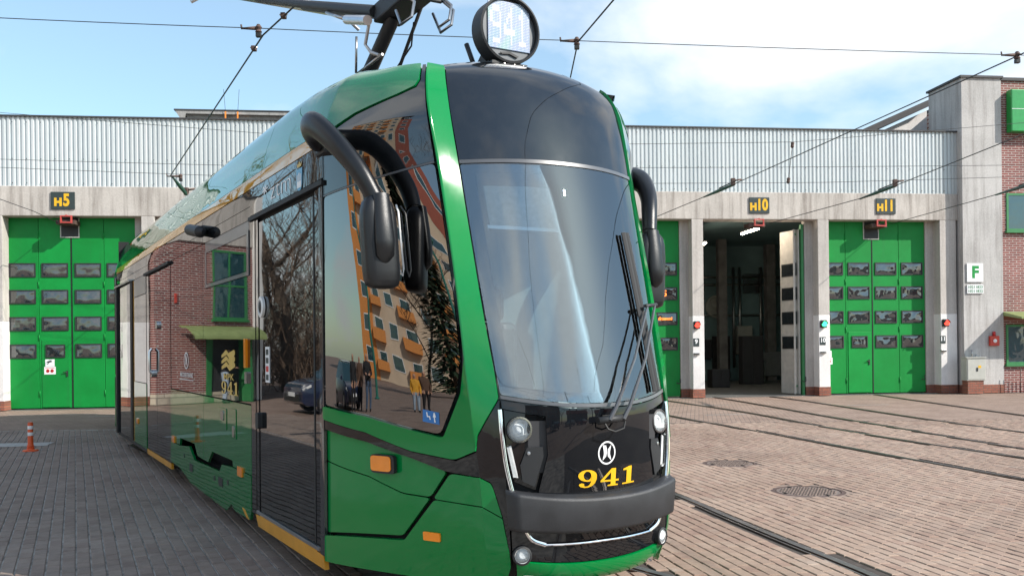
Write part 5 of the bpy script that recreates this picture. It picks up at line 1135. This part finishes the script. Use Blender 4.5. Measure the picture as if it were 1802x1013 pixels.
for a, b, lb in ((at(1238, 347, 24.3), at(1290, 325, 22.9), 'green section insulator on the wire left of the H10 board'), (at(1513, 350, 24.4), at(1575, 327, 23.1), 'green section insulator on the wire left of the H11 board'), (at(1752, 343, 24.1), at(1830, 319, 21.9), 'green section insulator at the right edge before the brick wall'), (at(304, 312, 21), at(328, 342, 21.9), 'green section insulator hanging beside the tram roof on the left')):
    o = empty('section_insulator', tuple(a), 0, None, lb, 'insulator', 'section insulators'); d = b - a
    MB().tube([d * 0, d * .5, d], [.02, .045, .04], 8).build('rod', 'wire_green', o); MB().tube([d * .55 + Vector((0, 0, .06)), d * 1.12 + Vector((0, 0, .07))], .016, 6).build('runner', 'gate_black', o)
    MB().box(d.x - .05, d.x + .05, d.y - .05, d.y + .05, d.z - .02, d.z + .16, c=.01).build('clamp', 'rust_metal', o); MB().tube([d + Vector((0, 0, .1)), d + Vector((.22, 0, .13))], .022, 8).build('arm', 'rust_metal', o)
o = empty('hanger', tuple(at(1395, 250, 24.3)), 0, None, 'short hanger wire with two insulators in front of the right cladding', 'hanger')
d = at(1387, 321, 24.3) - at(1395, 250, 24.3); MB().tube([(0, 0, 0), d], .008, 5).build('rod', 'wire', o)
for f in (0.02, .9): MB().lathe(d * f, d, [(.02, -.02), (.05, 0), (.04, .06), (.05, .1), (.02, .14)], 10).build('insulator', 'rust_metal', o)

# ---------------------------------------------------------------- yard furniture
dp = empty('delineator_post', (-8.18, 15.51, 0), .3, None, 'orange flexible delineator post with two white bands', 'bollard')
MB().lathe((0, 0, 0), (0, 0, 1), [(.125, 0), (.12, .02), (.06, .032), (.055, .05), (.062, .06), (.05, .072), (.06, .085), (.05, .10), (.044, .12), (.042, .47), (.036, .485), (0, .49)], 24).build('post', 'orange_rubber', dp)
for z in (.26, .37): MB().lathe((0, 0, z), (0, 0, 1), [(.0435, 0), (.0445, .003), (.0445, .055), (.0435, .058)], 24, 0, False).build('reflective_band', 'reflective_white', dp)
for k in range(4): MB().lathe((math.cos(k * 1.57) * .095, math.sin(k * 1.57) * .095, .02), (0, 0, 1), [(.012, 0), (.012, .01), (0, .012)], 8).build('bolt', 'steel', dp)

# ---------------------------------------------------------------- surroundings behind and beside the camera (they show as reflections)
def tree_mesh(seed, h, kind):
    r = random.Random(seed); tr = MB(); cr = MB()
    def branch(p, d, l, rad, lev):
        mb = tr if lev < 2 else cr; n = 4 if lev < 2 else 2; pts = [p]; q = p
        for k in range(n):
            d = (d + Vector((r.uniform(-.25, .25), r.uniform(-.25, .25), r.uniform(-.05, .22)))).normalized(); q = q + d * l / n; pts.append(q)
        mb.tube(pts, [rad * (1 - .6 * k / n) for k in range(n + 1)], 7 if lev == 0 else (4 if lev == 1 else 3), caps=False)
        if lev >= 4: return
        m_ = (9, 6, 6, 5)[lev]
        for k in range(m_):
            t = (.30 + .7 * k / m_) if lev == 0 else (.2 + .8 * r.random()); i = min(int(t * n), n - 1); b = pts[i].lerp(pts[i + 1], t * n - i)
            a = r.uniform(0, 6.28); up = r.uniform(.25, .9); nd = (Vector((math.cos(a), math.sin(a), up)) + d * .35).normalized()
            branch(b, nd, l * r.uniform(.34, .52), max(rad * .38, .006), lev + 1)
    branch(Vector((0, 0, -.05)), Vector((r.uniform(-.05, .05), r.uniform(-.05, .05), 1)), h, h * .018, 0)
    return tr.mesh('trunk', 'birch_bark' if kind else 'bark', 80), cr.mesh('crown', 'twig', 80)
TM = [tree_mesh(3, 11, 1), tree_mesh(5, 13, 0), tree_mesh(8, 9, 0)]
tspots = [(-25.5, 24, 0), (-24, 29, 1), (-27, 27, 1), (-26, 30.5, 2), (-29, 22, 2), (-31, 30, 1), (-31.5, 26.5, 0), (-33, 25, 1), (-36, 33, 1), (-29.5, 17.5, 2), (-38, 12, 1), (-40, -6, 2), (-34, -16, 1), (21, -34, 1), (8, -42, 2), (42, -34, 1)]
TL = ['pale barked bare tree', 'bare brown tree with a forked crown', 'wide bare brown tree', 'low bare brown tree', 'small bare tree nearest the car', 'tall bare brown tree', 'slim pale barked tree', 'dense bare brown tree', 'farthest bare brown tree', 'stocky bare brown tree', 'tall bare tree left of the poles', 'low bare tree', 'tall bare tree beside the fir', 'tall bare tree between two houses', 'low bare tree before the dark block', 'tall bare tree behind the red roof']
for i, (x, y, k) in enumerate(tspots):
    o = empty('bare_tree', (x, y, 0), i * 1.3, None, TL[i] + ' ' + ('mirrored in the glass of the front door' if x < -20 and y > 15 else 'mirrored in the cab window' if x < -20 else 'mirrored in the nose of the tram'), 'tree', 'bare trees around the yard' + (' left' if x < -20 and y > 15 else ' behind' if x < 0 else ' right') + (' pale' if k == 0 else ''))
    inst('trunk', TM[k][0], o); inst('crown', TM[k][1], o); s_ = .9 + .25 * ((i * 37) % 10) / 10; o.scale = (s_, s_, s_)
hd = MB(); r5 = random.Random(11)
for k in range(26000):
    x = r5.uniform(-46, -20); y = r5.uniform(22, 44); 
    if x * 1.0 + (y - 34) * .2 > -20.5: continue
    z = abs(r5.gauss(0, 3.2)); a = r5.uniform(0, 6.28); l = r5.uniform(.5, 1.7); d = Vector((math.cos(a) * .5, math.sin(a) * .5, r5.uniform(.4, 1))).normalized() * l; w = Vector((-math.sin(a), math.cos(a), 0)) * .018
    p = Vector((x, y, z)); hd.add([p - w, p + w, p + d + w * .3, p + d - w * .3], [(0, 1, 2, 3)])
tag(hd.build('undergrowth', 'twig'), 'brown leafless undergrowth mirrored in the front door glass', 'undergrowth', kind='stuff')
ev = empty('fir_tree', (-37, -7.5, 0), 0, None, 'dark evergreen mirrored at the right of the cab window', 'tree')
MB().tube([(0, 0, 0), (0, 0, 13)], [.25, .03], 8).build('trunk', 'bark', ev); fm = MB(); r5 = random.Random(2)
for k in range(2600):
    z = r5.uniform(1.2, 13); rr = (13.4 - z) * .24 * r5.uniform(.25, 1); a = r5.uniform(0, 6.28); p = Vector((math.cos(a) * rr, math.sin(a) * rr, z - rr * .3)); t1 = Vector((math.cos(a), math.sin(a), -.35)) * .5; t2 = Vector((-math.sin(a), math.cos(a), 0)) * .16
    fm.add([p - t2, p + t1, p + t2, p - t1 * .3], [(0, 1, 2, 3)])
fm.build('crown', 'evergreen', ev)
# tall apartment block
ap = empty('apartment_block', (-74, -16, 0), R(12), None, 'tall cream apartment block with orange balconies mirrored in the cab window', 'building')
MB().box(-12, 0, -10, 9, 0, 37).build('wall', 'apt_cream', ap); MB().box(-11.9, .06, 9.0, 13, 0, 37).build('stair_tower', 'apt_orange', ap); MB().box(-12, .05, -14, -10, 0, 34).build('side_wing', 'apt_red', ap)
MB().box(-12.1, .1, -14.1, 13.1, 37, 37.4).build('roof', 'roof_dark', ap)
apw = ring(MB(), -.85, .85, -.75, .75, .09, -.03, .02).mesh('window_frame', 'white_plastic'); app = MB().box(-.8, .8, -.01, .0, -.7, .7).mesh('window_pane', 'office_glass')
bal = MB().box(-1.35, 1.35, -1.0, 0, -.55, .45).mesh('balcony', 'apt_orange')
for f in range(12):
    z = 2.4 + f * 2.95
    for i, y in enumerate((-12, -8.2, -5.2, -1.9, 1.3, 4.6, 7.6, 11)):
        o = inst('window', apw, ap, (.05, y, z), R(90)); inst('pane', app, o, (0, -.012, 0))
        if i in (2, 4, 6): inst('balcony', bal, ap, (.06, y + .3, z - .7), R(90))
# low houses to the right behind the camera
def house(x, y, rz, w, d, h, rh, lb, wall='house_wall', roof='roof_tile'):
    o = empty('house', (x, y, 0), rz, None, lb, 'house'); MB().box(-w / 2, w / 2, -d / 2, d / 2, 0, h).build('wall', wall, o)
    r_ = MB(); r_.prism([(-w / 2 - .4, -d / 2 - .5, h + .01), (-w / 2 - .4, d / 2 + .5, h + .01), (-w / 2 - .4, 0, h + rh)], (w + .8, 0, 0)); rr = r_.build('roof', roof, o); MB().box(-.4, .4, .6, 1.4, h + rh * .4, h + rh + .9).build('chimney', 'plinth_brick', rr)
    for i in range(int(w // 2.6)):
        for j in range(int(h // 2.9)):
            for sy in (-1, 1):
                q = MB().box(-.55, .55, -.03, .03, -.7, .7).build('window', 'white_plastic', o); q.location = (-w / 2 + 1.4 + i * 2.6, sy * d / 2, 1.7 + j * 2.9); MB().box(-.48, .48, -.036, .036, -.63, .63).build('pane', 'office_glass', q)
house(13, -46, R(20), 22, 10, 11.5, .8, 'dark flat roofed block mirrored at the left of the tram nose', 'house_wall', 'roof_dark'); house(36, -36, R(35), 16, 9, 5.6, 3.6, 'house with a red tiled roof mirrored at the right of the tram nose'); house(52, -20, R(58), 14, 9, 5.2, 3.4, 'smaller red roofed house mirrored beside the right lamp cluster')
def car(x, y, rz, paint, lb):
    o = empty('parked_car', (x, y, 0), rz, None, lb, 'car', 'cars parked by the yard')
    secs = [(-2.15, .32, .70, .72), (-2.05, .24, .80, .80), (-1.6, .20, .90, .87), (-.9, .20, .96, .90), (0, .20, .98, .90), (1.2, .20, .98, .90), (1.9, .24, .96, .86), (2.12, .34, .86, .78)]
    b = MB(); vs = []
    for xx, z0, z1, hw in secs: vs += [(xx, -hw * .93, z0), (xx, -hw, (z0 + z1) / 2), (xx, -hw * .88, z1), (xx, hw * .88, z1), (xx, hw, (z0 + z1) / 2), (xx, hw * .93, z0)]
    fs = [(i * 6 + k, i * 6 + (k + 1) % 6, (i + 1) * 6 + (k + 1) % 6, (i + 1) * 6 + k) for i in range(len(secs) - 1) for k in range(6)] + [tuple(range(6)), tuple(range((len(secs) - 1) * 6, len(secs) * 6))]
    b.add(vs, fs, 0, True); b.build('body', paint, o, 40)
    c = MB(); cs = [(-1.25, .93, .93, .80), (-.45, .95, 1.43, .66), (.9, .96, 1.46, .66), (1.95, .95, .97, .78)]; vs = []
    for xx, z0, z1, hw in cs: vs += [(xx, -.80, z0), (xx, -hw, z1), (xx, hw, z1), (xx, .80, z0)]
    c.add(vs, [(i * 4 + k, i * 4 + (k + 1) % 4, (i + 1) * 4 + (k + 1) % 4, (i + 1) * 4 + k) for i in range(3) for k in range(4)], 0, True); c.build('glasshouse', 'office_glass', o, 30)
    MB().prism([(-.42, -.64, 1.435), (.9, -.64, 1.465), (.9, .64, 1.465), (-.42, .64, 1.435)], (0, 0, .03)).build('roof', paint, o)
    for wx in (-1.35, 1.3):
        for s in (-1, 1):
            w = MB().lathe((wx, s * .70, .32), (0, s, 0), [(.24, 0), (.32, .01), (.32, .19), (.22, .20), (.21, .17)], 22, 0, False).build('wheel', 'tyre', o); MB().lathe((wx, s * .70, .32), (0, s, 0), [(.21, .17), (.05, .19), (0, .19)], 18, 0, False).build('rim', 'alu', w)
    for s in (-1, 1): MB().prism([(-2.12, s * .42, .62), (-2.12, s * .70, .62), (-1.92, s * .80, .72), (-2.0, s * .45, .72)], (0, 0, .06)).build('headlight', 'white_plastic', o); MB().box(2.02, 2.13, s * .55 - .14, s * .55 + .14, .62, .76).build('tail_light', 'red_lens', o)
    MB().box(-2.18, -2.13, -.55, .55, .34, .52).build('grille', 'matte_black', o); MB().box(-2.20, -2.18, -.26, .26, .46, .57).build('number_plate', 'white_print', o)
    for s in (-1, 1): MB().box(-.95, -.75, s * .98 - .09, s * .98 + .09, .95, 1.08, c=.03).build('door_mirror', paint, o)
car(-16.6, 18.6, R(205), 'car_blue', 'dark blue car mirrored low in the front door glass'); car(-22.5, 5.2, R(160), 'car_blue', 'dark car mirrored behind the people in the cab window'); car(13, -13, R(95), 'car_silver', 'silver car mirrored low in the tram nose'); car(17, -11.5, R(95), 'car_red', 'red car mirrored low in the tram nose'); car(8.5, -14.5, R(95), 'car_blue', 'dark car mirrored low in the tram nose')
def pole(x, y, h, r, mat, lb):
    o = empty('overhead_pole', (x, y, 0), 0, None, lb, 'pole'); MB().tube([(0, 0, 0), (0, 0, h)], [r, r * .6], 12).build('shaft', mat, o); MB().lathe((0, 0, 0), (0, 0, 1), [(r * 1.8, 0), (r * 1.8, .06), (r * 1.2, .1)], 12).build('base', mat, o); MB().tube([(0, 0, h - .4), (1.6, .3, h - .2)], .03, 6).build('arm', mat, o)
pole(-28, 1.5, 9, .12, 'teal_pole', 'teal pole mirrored in the middle of the cab window'); pole(-26, -4.5, 8.5, .09, 'teal_pole', 'slim teal pole mirrored at the right of the cab window'); pole(9, -7, 8.5, .12, 'concrete_dark', 'grey pole mirrored at the left of the windscreen'); pole(15, -5, 8.5, .12, 'concrete_dark', 'grey pole mirrored in the middle of the windscreen')
for a, b, lb in (((9, -7, 8.2), (15, -5, 8.2), 'short stay wire between two poles mirrored in the windscreen'), ((15, -5, 8.2), (38, -14, 8.0), 'stay wire running right from a pole mirrored in the windscreen'), ((9, -7, 7.9), (-14, -14, 8.0), 'stay wire running left from a pole mirrored in the windscreen'), ((9, -7, 7.6), (26, -24, 7.8), 'stay wire running back between poles mirrored in the windscreen')):
    wire('span_wire', [a, tuple((Vector(a) + Vector(b)) / 2 - Vector((0, 0, .3))), b], .014, lb, group='stay wires behind the camera')
for a, b, lb in (((1, -3, 6.0), (22, -30, 6.0), 'contact wire mirrored slanting across the windscreen'), ((7, 0, 6.0), (30, -22, 6.0), 'contact wire mirrored low across the windscreen'), ((-6, -6, 6.2), (20, -9, 6.4), 'span wire mirrored level across the windscreen'), ((-4, -16, 6.2), (34, -20, 6.6), 'span wire mirrored near the foot of the windscreen'), ((12, 3, 6.0), (40, -10, 6.0), 'contact wire mirrored at the right of the windscreen')):
    wire('contact_wire', [a, b], .012, lb, sag=.1, group='wires behind the camera')

# people mirrored in the tram
def person(x, y, rz, top, legs, lb, hgt=1.75, pose=0):
    o = empty('person', (x, y, 0), rz, None, lb, 'person'); k = hgt / 1.75
    V = []; E = []; Rr = []
    def v(p, r, par=None): V.append((p[0] * k, p[1] * k, p[2] * k)); Rr.append((r[0] * k * 1.3, r[1] * k * 1.3) if isinstance(r, tuple) else (r * k * (1.3 if r > .012 else 1), r * k * (1.3 if r > .012 else 1))); 
    def add(p, r, par=None):
        v(p, r); i = len(V) - 1
        if par is not None: E.append((par, i))
        return i
    pel = add((0, 0, .96), (.15, .11)); wa = add((0, 0, 1.12), (.14, .10), pel); ch = add((0, .01, 1.32), (.17, .11), wa); nk0 = add((0, .0, 1.46), (.09, .07), ch); nk = add((0, -.01, 1.52), .052, nk0); h1 = add((0, -.02, 1.60), (.075, .085), nk); h2 = add((0, -.015, 1.69), (.075, .09), h1); add((0, -.125, 1.61), .014, h1)
    for s in (-1, 1):
        hp = add((s * .095, 0, .90), .095, pel); kn_ = add((s * .11, -.02 - .03 * pose * (s > 0), .50), .062, hp); an = add((s * .115, .02, .10), .042, kn_); add((s * .13, -.13, .035), (.045, .03), add((s * .12, -.02, .05), .042, an))
        sh = add((s * .19, 0, 1.42), .068, ch); el = add((s * (.25 + .02 * pose), .03, 1.15), .048, sh)
        hnd = (s * .22, -.14, .95) if pose == 0 else (s * .10, -.22, 1.12)
        wr = add(hnd, .032, el); d = (Vector(hnd) - Vector((s * .25, .03, 1.15))).normalized(); pm_ = add(tuple(Vector(hnd) + d * .06), (.038, .022), wr)
        for f in range(4): a = Vector(hnd) + d * .11 + Vector((.012 * (f - 1.5), -.012, 0)); add(tuple(a + d * (.05 - .008 * abs(f - 1)) + Vector((0, -.02, -.01))), .007, add(tuple(a), .009, pm_))
        add(tuple(Vector(hnd) + d * .07 + Vector((-s * .05, -.02, 0))), .009, wr)
    me = bpy.data.meshes.new('body'); me.from_pydata(V, E, []); b = bpy.data.objects.new('body', me); col.objects.link(b)
    md = b.modifiers.new('skin', 'SKIN'); 
    for i, sv in enumerate(me.skin_vertices[0].data): sv.radius = Rr[i]; sv.use_root = (i == 0)
    b.modifiers.new('sub', 'SUBSURF').levels = 2; bpy.context.view_layer.update()
    m2 = bpy.data.meshes.new_from_object(b.evaluated_get(bpy.context.evaluated_depsgraph_get())); bpy.data.objects.remove(b)
    for nm in ('skin', top, legs, 'hair', 'cloth_black'): m2.materials.append(M[nm])
    for p in m2.polygons:
        c = p.center / k; p.use_smooth = True
        mi = 2 if c.z < .98 else 1
        if c.z < .10: mi = 4
        if c.z > 1.50: mi = 0
        if c.z > 1.50 and (c.y > .02 or c.z > 1.70): mi = 3
        if c.y < -.10 and .8 < c.z < 1.2 and abs(c.x) > .05: mi = 0 if (pose == 0 and c.z < .96) or (pose == 1 and c.y < -.2) else 1
        if abs(c.x) > .19 and c.z > .9 and c.z < 1.5: mi = 1
        p.material_index = mi
    m2.name = 'body'; bo = bpy.data.objects.new('body', m2); link(bo, o)
PPL = [(-19.2, 4.6, 'cloth_black', 'cloth_black', 'person in black mirrored leftmost in the cab window', 1.78, 0), (-19.6, 3.4, 'cloth_black', 'cloth_jeans', 'person in black jacket and jeans mirrored in the cab window', 1.86, 1), (-20.6, 3.9, 'cloth_brown', 'cloth_black', 'person in brown mirrored half hidden behind others', 1.74, 0), (-17.6, 1.1, 'cloth_yellow', 'cloth_light_jeans', 'person in a yellow puffer jacket mirrored in the cab window', 1.66, 0), (-18.8, .3, 'cloth_brown', 'cloth_black', 'person in a brown coat mirrored beside the yellow jacket', 1.82, 0)]
for x, y, tp, lg, lb, hh, ps in PPL: person(x, y, R(90 + 8 * math.sin(x * 7)), tp, lg, lb, hh, ps)
pp = fw(-3.87, -.75, 0); person(pp.x, pp.y, R(-40), 'cloth_black', 'cloth_light_jeans', 'person in black leather jacket mirrored at the brick doorway', 1.78, 1)
